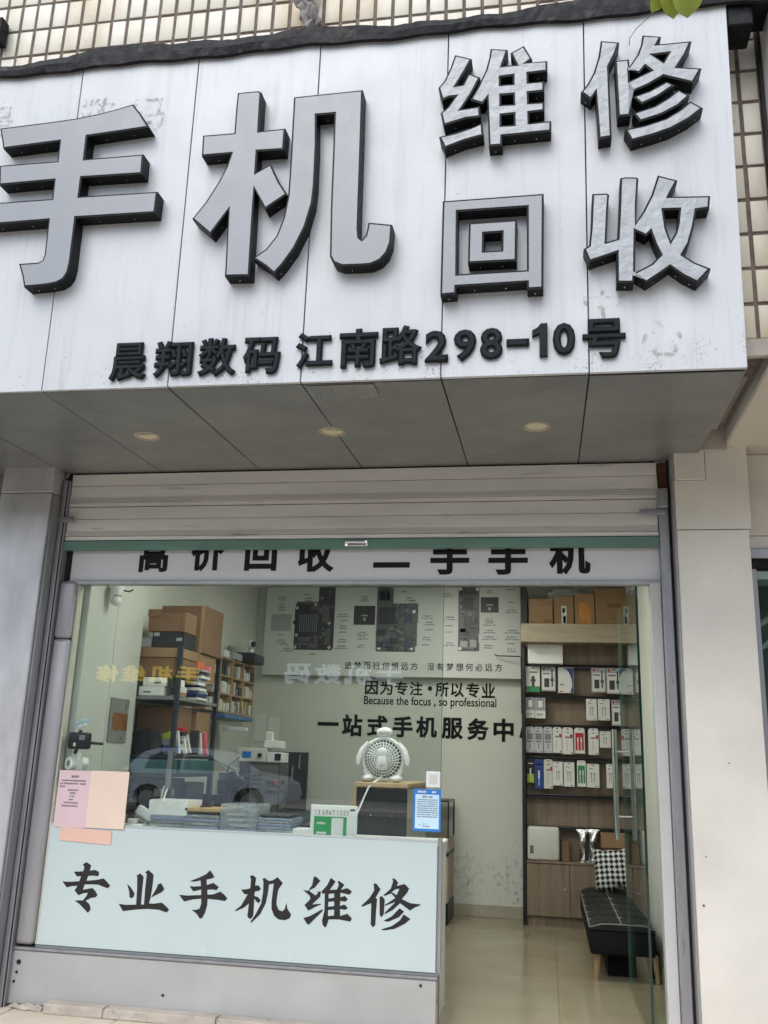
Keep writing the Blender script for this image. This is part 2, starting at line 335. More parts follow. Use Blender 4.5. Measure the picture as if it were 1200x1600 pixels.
board_white = pm('lintel_board_white', (.55, .56, .57), .38, var=.05, vs=2, stretch=(.4, 1, 1.5), dirt=((.35, .34, .33), 6, .63, .4))
ink = pm('ink_black', (.004, .004, .0045), .5, var=.1, spec=.2)
ink_soft = pm('ink_brownblack', (.013, .012, .012), .35, var=.35, vs=9)
glass = glass_mat('window_glass', (.955, .985, .972), 1.95)
glass_green = glass_mat('door_glass', (.80, .885, .85))
glass_edge = pm('glass_edge_green', (.01, .03, .024), .1, var=.2)
panel_blue = pm('counter_panel_frosted', (.485, .565, .562), .20, var=.03, vs=1.2, spec=.6, stretch=(1, 1, .5))
wall_white = pm('shop_wall_white', (.60, .605, .55), .6, var=.05, vs=1.2)
def add_grime(m):
    nt = m.node_tree; b = nt.nodes['Principled BSDF']; src = b.inputs['Base Color'].links[0].from_socket
    v = coord(nt, 'pos', (1, 1, .8)); sep = nt.nodes.new('ShaderNodeSeparateXYZ'); nt.links.new(nt.nodes.new('ShaderNodeNewGeometry').outputs['Position'], sep.inputs[0])
    scuff = math_(nt, 'MULTIPLY', ramp(nt, noise(nt, v, 3.2, 3), .42, .62), ramp(nt, noise(nt, coord(nt, 'pos', (26, 26, 17)), 1.0, 8, .7), .50, .66))
    low = ramp(nt, sep.outputs[2], .95, .25, 0, .75)
    nt.links.new(mixc(nt, math_(nt, 'MULTIPLY', scuff, low), src, (.13, .115, .09)), b.inputs['Base Color'])
add_grime(wall_white)
ceil_white = pm('shop_ceiling_white', (.78, .78, .74), .7, var=.03)
cup_white = pm('cupboard_white', (.49, .505, .455), .35, var=.04, vs=2, stretch=(2, 2, .5))
wood = wood_mat('shelf_wood', (.17, .122, .082), (.29, .22, .152))
wood_pale = wood_mat('header_wood', (.36, .285, .20), (.47, .385, .285), (1.2, 10, 16))
wood_tan = wood_mat('cubby_pine', (.42, .28, .15), (.55, .39, .22), (3, 3, 3))
black_steel = pm('rack_black_steel', (.012, .012, .014), .35, var=.2, vs=12)
rack_blue = pm('rack_dark_blue_steel', (.018, .022, .034), .35, var=.2, vs=12)
kraft = pm('carton_kraft', (.305, .190, .098), .75, var=.10, vs=5, rand=.25, kind='obj', bump=.05, bs=30)
kraft_dark = pm('carton_brown', (.19, .105, .055), .75, var=.10, vs=5, kind='obj')
tape = pm('parcel_tape', (.52, .22, .045), .25, var=.15, vs=12)
white_pl = pm('white_plastic', (.70, .71, .70), .30, var=.04, vs=6)
white_card = pm('white_card', (.70, .70, .67), .45, var=.05, vs=8)
offwhite = pm('offwhite_plastic', (.60, .59, .53), .35, var=.06, vs=4)
grey_card = pm('grey_card', (.36, .37, .40), .4, var=.08, vs=8)
red_card = pm('red_card', (.45, .02, .03), .35, var=.1, vs=8)
green_card = pm('green_card', (.03, .27, .09), .35, var=.1, vs=8)
blue_card = pm('blue_card', (.02, .055, .22), .35, var=.15, vs=8)
black_pl = pm('black_plastic', (.015, .015, .017), .35, var=.2, vs=10)
dark_grey = pm('dark_grey_plastic', (.045, .047, .052), .4, var=.15, vs=10)
mid_grey = pm('mid_grey_metal', (.22, .225, .225), .45, var=.1, vs=8, metal=.2)
teal = pm('teal_bin_plastic', (.045, .12, .13), .4, var=.1, vs=6)
lime = pm('lime_plastic', (.35, .48, .03), .4, var=.1)
yellow = pm('yellow_plastic', (.62, .52, .06), .4, var=.1)
pinkm = pm('pink_plastic', (.72, .16, .22), .4, var=.1)
steel = pm('polished_steel', (.62, .62, .62), .16, metal=1., var=.05)
leather = pm('black_leatherette', (.008, .009, .010), .48, spec=.3, var=.25, vs=12, bump=.12, bs=120)
navy = pm('navy_cloth', (.0035, .0042, .0065), .7, spec=.2, var=.25, vs=20)
thread = pm('stitch_thread', (.30, .30, .28), .6, var=.1)
leg_wood = wood_mat('leg_wood', (.33, .20, .10), (.48, .32, .18), (20, 20, 2))
paper_pink = pm('paper_pink', (.63, .46, .49), .6, var=.03, vs=6)
paper_orange = pm('paper_orange', (.70, .555, .45), .6, var=.03, vs=6)
paper_salmon = pm('paper_salmon', (.69, .45, .36), .6, var=.03, vs=6)
ink_grey = pm('print_grey', (.16, .15, .17), .5, var=.2)
print_blue = pm('print_blue', (.03, .19, .55), .4, var=.08)
print_lightblue = pm('print_lightblue', (.55, .74, .88), .4, var=.04)
print_green = pm('print_green', (.02, .30, .085), .4, var=.06)
poster_white = pm('poster_board', (.58, .60, .57), .45, var=.03, vs=1.5)
pcb_black = pm('board_black', (.022, .022, .024), .4, var=.3, vs=30)
pcb_grey = pm('board_chip_grey', (.085, .083, .085), .4, var=.25, vs=30)
pcb_violet = pm('board_chip_violet', (.045, .038, .085), .4, var=.2, vs=30)
pcb_gold = pm('board_pad_gold', (.50, .42, .27), .4, var=.15, vs=30)
chip_grey = pm('chip_silver', (.34, .345, .345), .4, var=.05)
foil = pm('silver_foil', (.75, .75, .75), .18, metal=1., var=.1, bump=.9, bs=30)
lamp_lens = pm('downlight_lens', (.56, .49, .34), .35, var=.05)
lamp_trim = pm('downlight_trim', (.36, .325, .255), .45, var=.1)
def clear_mat(name, tint, amount):
    m = bpy.data.materials.new(name); m.use_nodes = True; nt = m.node_tree; b = nt.nodes['Principled BSDF']
    v = coord(nt, 'pos'); n = noise(nt, v, 40, 3)
    nt.links.new(mixc(nt, ramp(nt, n, .3, .7), tuple(c*.8 for c in tint), tint), b.inputs['Base Color'])
    b.inputs['Roughness'].default_value = .15; b.inputs['Alpha'].default_value = amount; MATS[name] = m; return m
clear_pl = clear_mat('clear_box_plastic', (.62, .68, .70), .36)
bag_clear = clear_mat('clear_bag_film', (.62, .63, .62), .45)
def tile_material():
    m, nt, b = newmat('mosaic_tile_cream')
    oi = nt.nodes.new('ShaderNodeObjectInfo'); v = coord(nt, 'pos', (1, 1, .5))
    base = mixc(nt, oi.outputs['Random'], (.56, .52, .41), (.68, .65, .55))
    st = ramp(nt, noise(nt, coord(nt, 'pos', (1.3, 1.3, .5)), 1.8, 4), .50, .70, 0, .75)
    out = mixc(nt, st, base, (.42, .30, .14))
    out = mixc(nt, ramp(nt, noise(nt, v, 28, 6, .7), .62, .75, 0, .5), out, (.20, .15, .10))
    nt.links.new(out, b.inputs['Base Color']); b.inputs['Roughness'].default_value = .45
    bn = nt.nodes.new('ShaderNodeBump'); bn.inputs['Strength'].default_value = .15; bn.inputs['Distance'].default_value = .01
    nt.links.new(noise(nt, v, 30, 2), bn.inputs['Height']); nt.links.new(bn.outputs[0], b.inputs['Normal'])
    return m
tile_mat = tile_material()
grout = pm('grout_brown', (.155, .118, .10), .85, var=.3, vs=16, bump=.4)
def floor_material():
    m, nt, b = newmat('polished_floor_tile')
    v = coord(nt, 'pos')
    out = mixc(nt, ramp(nt, noise(nt, v, 2.2, 7, .6), .3, .7), (.255, .216, .142), (.315, .272, .188))
    out = mixc(nt, ramp(nt, noise(nt, v, 9, 7, .7), .62, .72, 0, .3), out, (.26, .21, .14))
    nt.links.new(out, b.inputs['Base Color'])
    nt.links.new(ramp(nt, noise(nt, v, 4, 4), .3, .7, .10, .22), b.inputs['Roughness'])
    return m
floor_mat = floor_material()
pave_mat = pm('paving_beige', (.60, .525, .415), .7, var=.1, vs=4, rand=.15, bump=.15, bs=70, dirt=((.22, .18, .14), 20, .64, .6))
ledge_mat = pm('ledge_concrete', (.42, .375, .32), .8, var=.16, vs=8, bump=.5, bs=40, dirt=((.16, .14, .12), 14, .58, .7))
asphalt = pm('asphalt', (.055, .055, .056), .85, var=.2, vs=20, bump=.3, bs=200)
kerb_mat = pm('kerb_stone', (.30, .29, .28), .8, var=.12, vs=8, bump=.2)

# ------------------------------------------------------------------ ground, road
g = struct(MB().box(-40, 40, -8, .0, -.30, -.012).build('pavement', pave_mat))
slab = None
for i in range(10):
    for j in range(4):
        x0 = -2.0+i*.6+(.0 if j % 2 else .3); y1 = -.004-j*.6
        if slab is None:
            slab = MB().box(0, .594, -.594, 0, -.012, 0, .002).build('paving_slab', pave_mat, g)
            o = slab
        else:
            o = bpy.data.objects.new('paving_slab', slab.data); C.objects.link(o); o.parent = g
        o.location = (x0, y1, random.uniform(-.0015, .0015))
struct(MB().box(-40, 40, -21, -8.15, -.4, -.14).build('road', asphalt))
struct(MB().box(-40, 40, -8.15, -8.0, -.4, .002, .015, 2).build('kerb', kerb_mat))
struct(MB().box(-40, 40, -40, -21, -.4, -.02).build('pavement_opposite', pave_mat))

# ------------------------------------------------------------------ shop shell
FZ = .04
XL, XR, YB = -.5, 2.95, 3.65
fl = struct(MB().box(XL, XR, 0.02, YB, -.2, FZ-.006).build('shop_floor', pm('floor_joint', (.14, .115, .085), .6, var=.1)))
tl = None
for i in range(6):
    for j in range(5):
        x0 = 2.305-.8*(i-1); y0 = .03+.8*j-.25
        xa, xb = max(XL, x0-.0), min(XR, x0+.8); ya, yb = max(.025, y0), min(YB, y0+.8)
        if xb-xa < .05 or yb-ya < .05: continue
        MB().box(xa+.0008, xb-.0008, ya+.0008, yb-.0008, FZ-.006, FZ, .0008).build('floor_tile', floor_mat, fl)
struct(MB().box(XL-.15, XL, .075, YB+.1, 0, 3.2).build('wall_left', wall_white))
wr = struct(MB().box(XR, XR+.15, .02, YB+.1, 0, 3.2).build('wall_right', wall_white))
wb = struct(MB().box(XL, XR, YB, YB+.15, 0, 3.2).build('wall_back', wall_white))
MB().box(XL, XR, YB-.015, YB, FZ, FZ+.10, .003).build('skirting', pm('skirting_tile', (.38, .34, .26), .3, var=.08, vs=6), wb)
MB().box(XR-.012, XR, .1, YB-.02, FZ, FZ+.10, .003).build('skirting', MATS['skirting_tile'], wr)
struct(MB().box(XL, XR, .02, YB, 2.92, 3.1).build('ceiling', ceil_white))

# ------------------------------------------------------------------ lit ceiling lamps of the shop
def lamp_glow():
    m, nt, b = newmat('lamp_diffuser'); b.inputs['Base Color'].default_value = (.8, .8, .78, 1)
    b.inputs['Emission Color'].default_value = (.97, 1., .90, 1); b.inputs['Emission Strength'].default_value = 8.9; return m
lg = lamp_glow()
for i, (x, y, lb) in enumerate(((.62, .50, 'lit square ceiling lamp above the service counter'), (2.0, .55, 'lit square ceiling lamp above the shop entrance'), (1.3, 2.3, 'lit square ceiling lamp near the back wall'))):
    t = thing('ceiling_lamp', (x, y, 2.88), lb, 'lamp', 'ceiling lamps of the shop')
    for (x0, x1, y0, y1) in ((-.32, .32, -.32, -.30), (-.32, .32, .30, .32), (-.32, -.30, -.299, .299), (.30, .32, -.299, .299)): pbox('frame', t, white_pl, x+x0, x+x1, y+y0, y+y1, 2.885, 2.918, .001)
    pbox('diffuser', t, lg, x-.298, x+.298, y-.298, y+.298, 2.895, 2.915, 0)

# ------------------------------------------------------------------ tiled upper wall
tw = thing('tiled_wall', (1.2, -1.2, 3.03), 'cream mosaic tiled upper wall with brown grout above and behind the white sign', 'wall')
MB().box(-3, 3.26, -1.196, -.9, 3.03, 6.6).build('grout_bed', grout, tw)
PX, PZ = .0899, .168
tile0 = MB().box(-PX/2+.0085, PX/2-.0085, -.003, .009, -PZ/2+.0085, PZ/2-.0085, .003, 2).build('tile', tile_mat, tw, local=True, smooth=True)
tile0.hide_render = False
first = True
def put_tile(ix, iz):
    global first
    x = .283+PX*(ix+.5); z = 5.083+PZ*(iz+.5)
    o = tile0 if first else tile0.copy()
    if not first: C.objects.link(o)
    first = False
    o.parent = tw
    o.location = (x-1.2+random.uniform(-.001, .001), random.uniform(-.002, .001), z-3.03+random.uniform(-.001, .001))
    o.rotation_euler = (random.uniform(-.012, .012), 0, random.uniform(-.012, .012))
for ix in range(-12, 27):
    for iz in range(-4, 2): put_tile(ix, iz)
for ix in range(27, 33):
    for iz in range(-12, 2):
        if ix > 29 or iz > -4: put_tile(ix, iz)
m_ = MB()
for ix in range(-34, -12):
    for iz in range(-4, 6): m_.box(.283+PX*ix+.0085, .283+PX*(ix+1)-.0085, -1.203, -1.190, 5.083+PZ*iz+.0085, 5.083+PZ*(iz+1)-.0085)
for ix in range(-12, 33):
    for iz in range(2, 6): m_.box(.283+PX*ix+.0085, .283+PX*(ix+1)-.0085, -1.210, -1.194, 5.083+PZ*iz+.0085, 5.083+PZ*(iz+1)-.0085)
m_.build('distant_tiles', tile_mat, tw)['kind'] = 'stuff'
# grey rag and black bracket caught on the tiles
rg = MB()
import itertools
def rag_pt(u, v):
    return (1.06+u*.10+.02*math.sin(9*v)+.012*math.sin(23*v+5*u), -1.235-.018*math.sin(7*u+4*v)-.02*math.sin(3.1*u)-.012*math.sin(19*u-8*v), 4.86+v*.30+.02*math.sin(4*u+2))
gr = [[rg.bm.verts.new(rag_pt(i/8, j/14)) for i in range(9)] for j in range(15)]
for j in range(14):
    for i in range(8):
        if (i, j) in ((0, 0), (1, 0), (7, 0), (0, 1)): continue
        rg.bm.faces.new((gr[j][i], gr[j][i+1], gr[j+1][i+1], gr[j+1][i]))
o = rg.build('rag', pm('rag_cloth', (.26, .235, .225), .85, var=.25, vs=20, bump=.4), None, True)
sm = o.modifiers.new('s', 'SOLIDIFY'); sm.thickness = .004
tag(o, 'crumpled grey rag caught on the cream tiles above the sign', 'rag')
br = thing('wall_bracket', (-.57, -1.22, 5.0), 'small black metal bracket stuck on the tiles at top left', 'bracket')
MB().box(-.63, -.585, -1.28, -1.212, 4.97, 5.12, .004).build('plate', black_metal, br)
MB().cyl((-.61, -1.28, 5.10), (-.625, -1.33, 5.15), .006).build('bolt', black_metal, br)
MB().cyl((-.60, -1.28, 5.0), (-.59, -1.32, 5.03), .005).build('bolt', black_metal, br)

# ------------------------------------------------------------------ shop sign (leans slightly forward)
sg = thing('shop_sign', (0, 0, 0), 'big white fascia sign with grey block letters over the shop front', 'sign')
ex, ey, ez = Vector((.99994, -.00719, -.00851)), Vector((.00741, .99964, .02572)), Vector((.00832, -.02578, .99963))
SM = Matrix((ex, ey, ez)).transposed().to_4x4(); SM.translation = (.00927, -1.37778, 2.88374)
sg.matrix_world = SM
W, SH = .61, 1.70
panel_mesh = None
for k in range(-3, 5):
    u0 = k*W+.0025; u1 = (k+1)*W-.0025
    if k == 4: u1 = 5*W+.003
    sag = random.uniform(-.0012, .0012)
    MB().box(u0, u1, sag, .02, 0, SH+.01, .0015).build('panel', sign_white, sg, local=True)
MB().box(-3*W, 5*W, .0215, .17, .012, SH).build('carcass', black_gap, sg, local=True)
NAMES = {'hand': '手', 'machine': '机', 'maintain': '维', 'repair': '修', 'return': '回', 'receive': '收'}
DEP = .072
for key, polys in SIGN_LETTERS.items():
    film = key in ('maintain', 'repair', 'receive')
    body = MB(); face = MB()
    for loops in polys:
        L = [[(x/1000, z/1000) for x, z in lp] for lp in loops]
        body.prism(L, -DEP+.002, .001, back=False)
        # the face sits inside the black edge trim
        ins = []
        for li, lp in enumerate(L):
            n = len(lp); area = sum(lp[i][0]*lp[(i+1) % n][1]-lp[(i+1) % n][0]*lp[i][1] for i in range(n))
            sgn = (1 if area > 0 else -1)*(1 if li == 0 else -1); q = []
            t = .0085
            for i in range(n):
                p0, p1, p2 = Vector(lp[i-1]), Vector(lp[i]), Vector(lp[(i+1) % n])
                d1 = (p1-p0).normalized(); d2 = (p2-p1).normalized()
                n1 = Vector((-d1.y, d1.x))*sgn; n2 = Vector((-d2.y, d2.x))*sgn
                bis = (n1+n2)
                if bis.length < .2: bis = n1
                bis.normalize(); c = max(.4, bis.dot(n1))
                p = p1+bis*(t/c); q.append((p.x, p.y))
            ins.append(q)
        face.prism(ins, -DEP-.0015, -DEP+.004, back=False)
    lt = body.build('letter', black_metal, sg, local=True)
    face.build('face', letter_face_film if film else letter_face, lt, local=True)
    sc_m = MB()
    for loops in polys:
        lp = loops[0]; n = len(lp); area = sum(lp[i][0]*lp[(i+1) % n][1]-lp[(i+1) % n][0]*lp[i][1] for i in range(n)); sgn = 1 if area > 0 else -1
        for i in range(n):
            (xa, za), (xb, zb) = lp[i], lp[(i+1) % n]; L_ = math.hypot(xb-xa, zb-za)
            nz = -(xb-xa)/max(L_, 1)*sgn       # outward normal, z part
            if L_ > 55 and nz < -.5:
                for f_ in ((.3, .75) if L_ > 180 else (.5,)):
                    x, z = (xa+(xb-xa)*f_)/1000, (za+(zb-za)*f_)/1000-.001; sc_m.ball((x, -.030, z), .0032, .0032, .0026, 6, 4)
    o = sc_m.build('fixing_screws', steel, lt, local=True); o['kind'] = 'stuff'
    lt['label'] = 'grey letter %s with deep black sides' % NAMES[key]
    # small fixing screws along the black underside
ROW = [('晨', .33, .509, .026, .212), ('翔', .54, .723, .037, .213), ('数', .748, .927, .034, .217), ('码', .956, 1.127, .038, .212), ('江', 1.194, 1.361, .055, .223), ('南', 1.388, 1.558, .051, .232), ('路', 1.566, 1.749, .056, .239), ('2', 1.762, 1.861, .064, .208), ('9', 1.883, 1.979, .063, .208), ('8', 1.994, 2.089, .067, .21), ('-', 2.104, 2.198, .121, .155), ('1', 2.21, 2.273, .073, .217), ('0', 2.294, 2.386, .074, .219), ('号', 2.414, 2.587, .055, .23)]
for ch, a, b, c, d_ in ROW:
    if ch == '1':
        o = MB().prism([[(a+.030, c), (b, c), (b, d_), (a+.036, d_), (a+.022, d_-.018), (a, d_-.030), (a, d_-.056), (a+.030, d_-.044)]], -.022, 0).build('small_letter', letter_dark, sg, local=True); o['label'] = 'dark cut-out character 1 of the address line'; continue
    o = text('small_letter', sg, letter_dark, ch, a, b, c, d_, -.022, .022, .036 if not ch.isdigit() else .045, local=True)
    o['label'] = 'dark cut-out character %s of the address line' % ch
# glue left by older letters
def residue_mat():
    m, nt, b = newmat('glue_residue')
    v = coord(nt, 'pos'); b.inputs['Base Color'].default_value = (.40, .37, .34, 1); b.inputs['Roughness'].default_value = .8
    nt.links.new(ramp(nt, noise(nt, v, 24, 5), .46, .62, 0, .34), b.inputs['Alpha']); return m
res_m = residue_mat()
for ch, a, b, c, d_ in [('数', .02, .20, 1.36, 1.53), ('码', .27, .46, 1.31, 1.50), ('晨', -.55, -.34, 1.33, 1.53), ('心', 2.64, 2.83, .06, .22), ('中', 2.42, 2.58, .24, .36)]:
    text('glue_residue', sg, res_m, ch, a, b, c, d_, -.0035, .002, .004, local=True)
# dark flashing along the top
fs = MB()
nx = 170
prof = []
for i in range(nx+1):
    u = -1.85+i*(5.09/nx)
    w = .030*math.sin(u*2.3+.6)+.016*math.sin(u*5.1+1)+.007*math.sin(u*11.3)+random.uniform(-.004, .004)+(.02 if 1.02 < u < 1.10 else 0)
    hgt = .082+w*.7+.030*(u/3)
    lo = SH-.012+.006*math.sin(u*7)+.004*math.sin(u*23)
    prof.append([(u, -.012, lo), (u, -.026+random.uniform(-.002, .002), lo+.006), (u, -.030+.004*math.sin(u*6)+random.uniform(-.003, .003), lo+hgt*.5), (u, -.024+random.uniform(-.002, .002), lo+hgt*.97), (u, -.012, lo+hgt), (u, .17, lo+hgt+.01), (u, .17, lo+.012), (u, .0, lo+.012)])
rows = [[fs.bm.verts.new(p) for p in pr] for pr in prof]
for i in range(nx):
    for k in range(8): fs.bm.faces.new((rows[i][k], rows[i][(k+1) % 8], rows[i+1][(k+1) % 8], rows[i+1][k]))
fs.bm.faces.new(rows[0]); fs.bm.faces.new(rows[-1][::-1])
fs.build('flashing', flash_dark, sg, False, local=True)
MB().box(3.058, 3.165, .004, .165, SH-.10, SH+.02, .006).build('flashing_end', flash_dark, sg, local=True)

# ------------------------------------------------------------------ soffit and downlights
so = thing('soffit', (1.2, -.7, 2.9), 'dark grey panelled soffit under the shop sign', 'soffit')
def soff_z(x, t): return (2.884-.0085*x)*(1-t)+2.934*t-.002
for k in range(-3, 5):
    x0, x1 = k*W+.0125, (k+1)*W+.0065
    if k == 4: x1 = 3.062
    m_ = MB(); vs = []
    dz = random.uniform(-.003, .003)
    for x in (x0, x1):
        for (y, t) in ((-1.362, 0), (-.002, 1)):
            for th in (0, .004): vs.append(m_.bm.verts.new((x, y, soff_z(x, t)+th+(dz if t == 0 else 0))))
    for f_ in ((0, 2, 3, 1), (4, 5, 7, 6), (0, 4, 6, 2), (1, 3, 7, 5), (0, 1, 5, 4), (2, 6, 7, 3)): m_.bm.faces.new([vs[i] for i in f_])
    m_.build('panel', soffit_grey, so)
MB().box(-1.9, 3.058, -1.355, .05, 2.945, 2.99).build('backing', black_gap, so)
m_ = MB(); film_n = 12; top_, bot_ = [], []
for i in range(film_n+1):
    x = 1.245+.30*i/film_n; y1 = -1.16-.05*math.sin(i*1.1)*.3-.06*(i/film_n)**2; zf = soff_z(x, 0)
    top_.append(m_.bm.verts.new((x, -1.355, zf-.003))); bot_.append(m_.bm.verts.new((x, y1, soff_z(x, .14)-.006-.006*abs(math.sin(i*.8)))))
for i in range(film_n): m_.bm.faces.new((top_[i], top_[i+1], bot_[i+1], bot_[i]))
o = m_.build('loose_film', pm('loose_film_grey', (.178, .181, .175), .3, var=.1), so); o.modifiers.new('s', 'SOLIDIFY').thickness = .001; o['label'] = 'peeling strip of film on the soffit edge'
for i, (x, pos) in enumerate(((.222, 'left'), (1.213, 'middle'), (2.228, 'right'))):
    zz = soff_z(x, .49)
    dl = thing('downlight', (x, -.70, zz), {'left': 'unlit round downlight in the soffit, leftmost of three', 'middle': 'unlit round downlight astride the soffit joint, middle of three', 'right': 'unlit round downlight in the soffit, rightmost of three'}[pos], 'downlight', 'downlights in the soffit')
    m_ = MB(); seg = 28
    pr = [(.068, .0), (.066, -.006), (.055, -.007), (.050, .004)]
    rr = [[m_.bm.verts.new((x+r*math.cos(2*math.pi*k/seg), -.70+r*math.sin(2*math.pi*k/seg), zz+z)) for k in range(seg)] for r, z in pr]
    for a in range(3):
        for k in range(seg): m_.bm.faces.new((rr[a][k], rr[a][(k+1) % seg], rr[a+1][(k+1) % seg], rr[a+1][k]))
    m_.build('trim', lamp_trim, dl, True)
    MB().cyl((x, -.70, zz-.0005), (x, -.70, zz+.004), .0505, seg=28).build('lens', lamp_lens, dl)

# ------------------------------------------------------------------ pillars and neighbours
nl = thing('neighbour_wall', (-1.4, .1, 0), 'dark grey neighbouring wall at the far left edge', 'wall')
pbox('wall', nl, soffit_grey, -2.4, -.94, .0, .3, 0, 2.93, .002)
pbox('edge_trim', nl, rail_grey, -1.0, -.936, -.06, -.002, 0, 2.78, .003)
lp = thing('metal_pillar', (-.76, .1, 0), 'brushed metal clad pillar left of the roller shutter', 'pillar')
MB().box(-.93, -.606, -.15, .2, 0, 2.772, .006, 2).build('cladding', steel_light, lp)
MB().box(-.925, -.600, -.158, .15, 2.775, 2.932, .003).build('cap_panel', steel_light, lp)
pbox('side_panel', lp, rail_grey, -.604, -.594, -.13, .03, 0, 2.768)
rp = thing('stone_pillar', (3.1, 0, 0), 'cream stone clad pillar right of the shop door', 'pillar')
MB().box(2.945, 3.295, -.128, .4, 0, 3.2).build('core', pm('pillar_core', (.16, .13, .11), .8), rp)
pbox('stone_panel', rp, stone_cream, 2.936, 3.290, -.152, -.13, .0, 2.508, .003)
MB().prism([[(2.936, 2.512), (3.302, 2.512), (3.304, 2.965), (3.096, 2.965), (3.094, 2.775), (2.936, 2.775)]], -.150, -.129).build('stone_panel', stone_cream, rp)
pbox('stone_panel', rp, stone_cream, 2.940, 3.092, -.156, -.13, 2.778, 2.940, .003)
pbox('return_panel', rp, steel_grey, 2.926, 2.944, -.128, .04, 0, 2.935, .002)
MB().box(2.916, 2.926, -.03, .03, 0, 2.93).build('joint', black_gap, rp)
for (x, z, r) in ((2.968, .705, .005), (2.99, .92, .003), (3.12, 1.35, .003)):
    MB().cyl((x, -.156, z), (x, -.150, z), r, seg=8).build('stud', rust, rp)
# overhang underside beside the sign
oh = thing('overhang', (3.2, -.6, 3.0), 'dirty stone underside of the overhang right of the sign', 'overhang')
for i, (y0, y1) in enumerate(((-1.19, -.86), (-.857, -.52), (-.517, -.185))):
    pbox('stone_strip', oh, stone_dirty, 3.17, 3.30, y0, y1, 3.075, 3.12, .003)
    pbox('edge_strip', oh, stone_dirty, 3.068, 3.160, y0, y1, 3.04, 3.12, .003)
MB().box(3.04, 3.32, -1.19, .1, 3.125, 3.2).build('slab', black_gap, oh)
pbox('end_stone', oh, stone_dirty, 3.066, 3.203, -.180, -.150, 2.930, 3.12, .003)
pbox('front_edge', oh, stone_dirty, 3.04, 3.30, -1.220, -1.192, 2.985, 3.066, .004)
ns = thing('neighbour_shop', (3.9, 0, 0), 'cream neighbouring shop front with a dark framed window at the right edge', 'building')
pbox('soffit', ns, cream_soffit, 3.205, 6, -1.25, .02, 2.962, 3.07, .003)
pbox('soffit_edge', ns, stone_dirty, 3.197, 3.2045, -1.25, -.13, 2.965, 3.07, .001)
pbox('lintel_panel', ns, stone_cream, 3.306, 5.9, .0, .1, 2.512, 2.96, .003)
pbox('lintel_panel', ns, stone_cream, 3.300, 5.9, -.004, .1, 2.44, 2.508, .003)
pbox('window_head', ns, rail_grey, 3.29, 5.5, -.03, .06, 2.385, 2.436, .003)
pbox('window_head', ns, black_metal, 3.29, 5.5, -.01, .06, 2.335, 2.383, .003)
w_ = pbox('window', ns, glass_green, 3.30, 5.5, .03, .04, .3, 2.335, 0)
pbox('glazing_bar', ns, rail_grey, 3.30, 3.345, .0, .06, .3, 2.335, .003)
MB().tube([(3.31, .06, 2.02), (3.7, .06, 2.30)], .018).build('brace', rail_grey, ns)
MB().tube([(3.31, .10, 1.90), (3.8, .10, 2.25)], .018).build('brace', rail_grey, ns)
pbox('interior_wall', ns, pm('neighbour_interior', (.10, .13, .12), .7), 3.3, 5.5, .5, .6, 0, 2.9)
pbox('base_wall', ns, stone_cream, 3.30, 5.5, .0, .1, 0, .3, .003)
pbox('back_wall', ns, stone_cream, 3.29, 6.2, .12, .3, 2.3, 6.0, 0)
pbox('end_wall', ns, stone_cream, 5.5, 6.2, .0, .3, 0, 2.43, 0)
pbox('upper_sign', ns, pm('neighbour_sign_white', (.66, .63, .59), .5, var=.04), 3.262, 6, -1.46, -1.2, 3.075, 6.0, .004)
pbox('dark_joint', ns, black_gap, 3.248, 3.261, -1.235, -1.0, 3.03, 6.0, 0)

# ------------------------------------------------------------------ roller shutter
rs = thing('roller_shutter', (1.15, -.02, 2.45), 'raised ribbed roller shutter with green bottom bar over the shop window', 'shutter')
def slat(z0, z1, name='slat'):
    m_ = MB(); h = z1-z0
    prof = [(0, 0), (-.010, .004), (-.010, .105), (0, .112), (0, .124), (-.017, .132), (-.015, .15), (-.006, .29), (-.006, .622), (.002, .628), (.002, .640), (-.006, .646), (-.007, .99), (0, 1)]
    a = [m_.bm.verts.new((-.553, -.012+y, z0+t*h)) for y, t in prof]; b = [m_.bm.verts.new((2.858, -.012+y, z0+t*h)) for y, t in prof]
    for i in range(len(prof)-1): m_.bm.faces.new((a[i], b[i], b[i+1], a[i+1]))
    a2 = [m_.bm.verts.new((-.553, .004, z0)), m_.bm.verts.new((-.553, .004, z1))]; b2 = [m_.bm.verts.new((2.858, .004, z0)), m_.bm.verts.new((2.858, .004, z1))]
    m_.bm.faces.new((a2[0], b2[0], b[0], a[0])); m_.bm.faces.new((a[-1], b[-1], b2[1], a2[1])); m_.bm.faces.new((a2[1], b2[1], b2[0], a2[0]))
    m_.build(name, shutter_mat, rs)
for z0, z1 in ((2.511, 2.7145), (2.718, 2.9215)): slat(z0, z1)
MB().box(-.553, 2.858, -.002, .03, 2.46, 2.95, 0).build('curtain_back', black_gap, rs)
MB().box(-.558, 2.862, -.030, .008, 2.452, 2.507, .004, 2).build('bottom_bar', shutter_green, rs)
h_ = MB(); h_.box(1.155, 1.285, -.036, -.0305, 2.462, 2.496, .003).box(1.168, 1.185, -.062, -.034, 2.470, 2.490, .003).box(1.255, 1.272, -.062, -.034, 2.470, 2.490, .003)
h_.cyl((1.165, -.062, 2.48), (1.275, -.062, 2.48), .009)
h_.build('handle', steel, rs, True)
gl_ = pbox('guide_rail', rs, rail_grey, -.592, -.566, -.055, .03, .0, 2.88, .004)
pbox('guide_rail', rs, rail_grey, -.5645, -.556, -.04, .03, .0, 2.88, .002)
pbox('guide_slot', rs, black_gap, -.5655, -.5648, -.046, .02, .0, 2.88, 0)
pbox('guide_rail', rs, rail_grey, 2.862, 2.912, -.045, .03, .0, 2.76, .004)
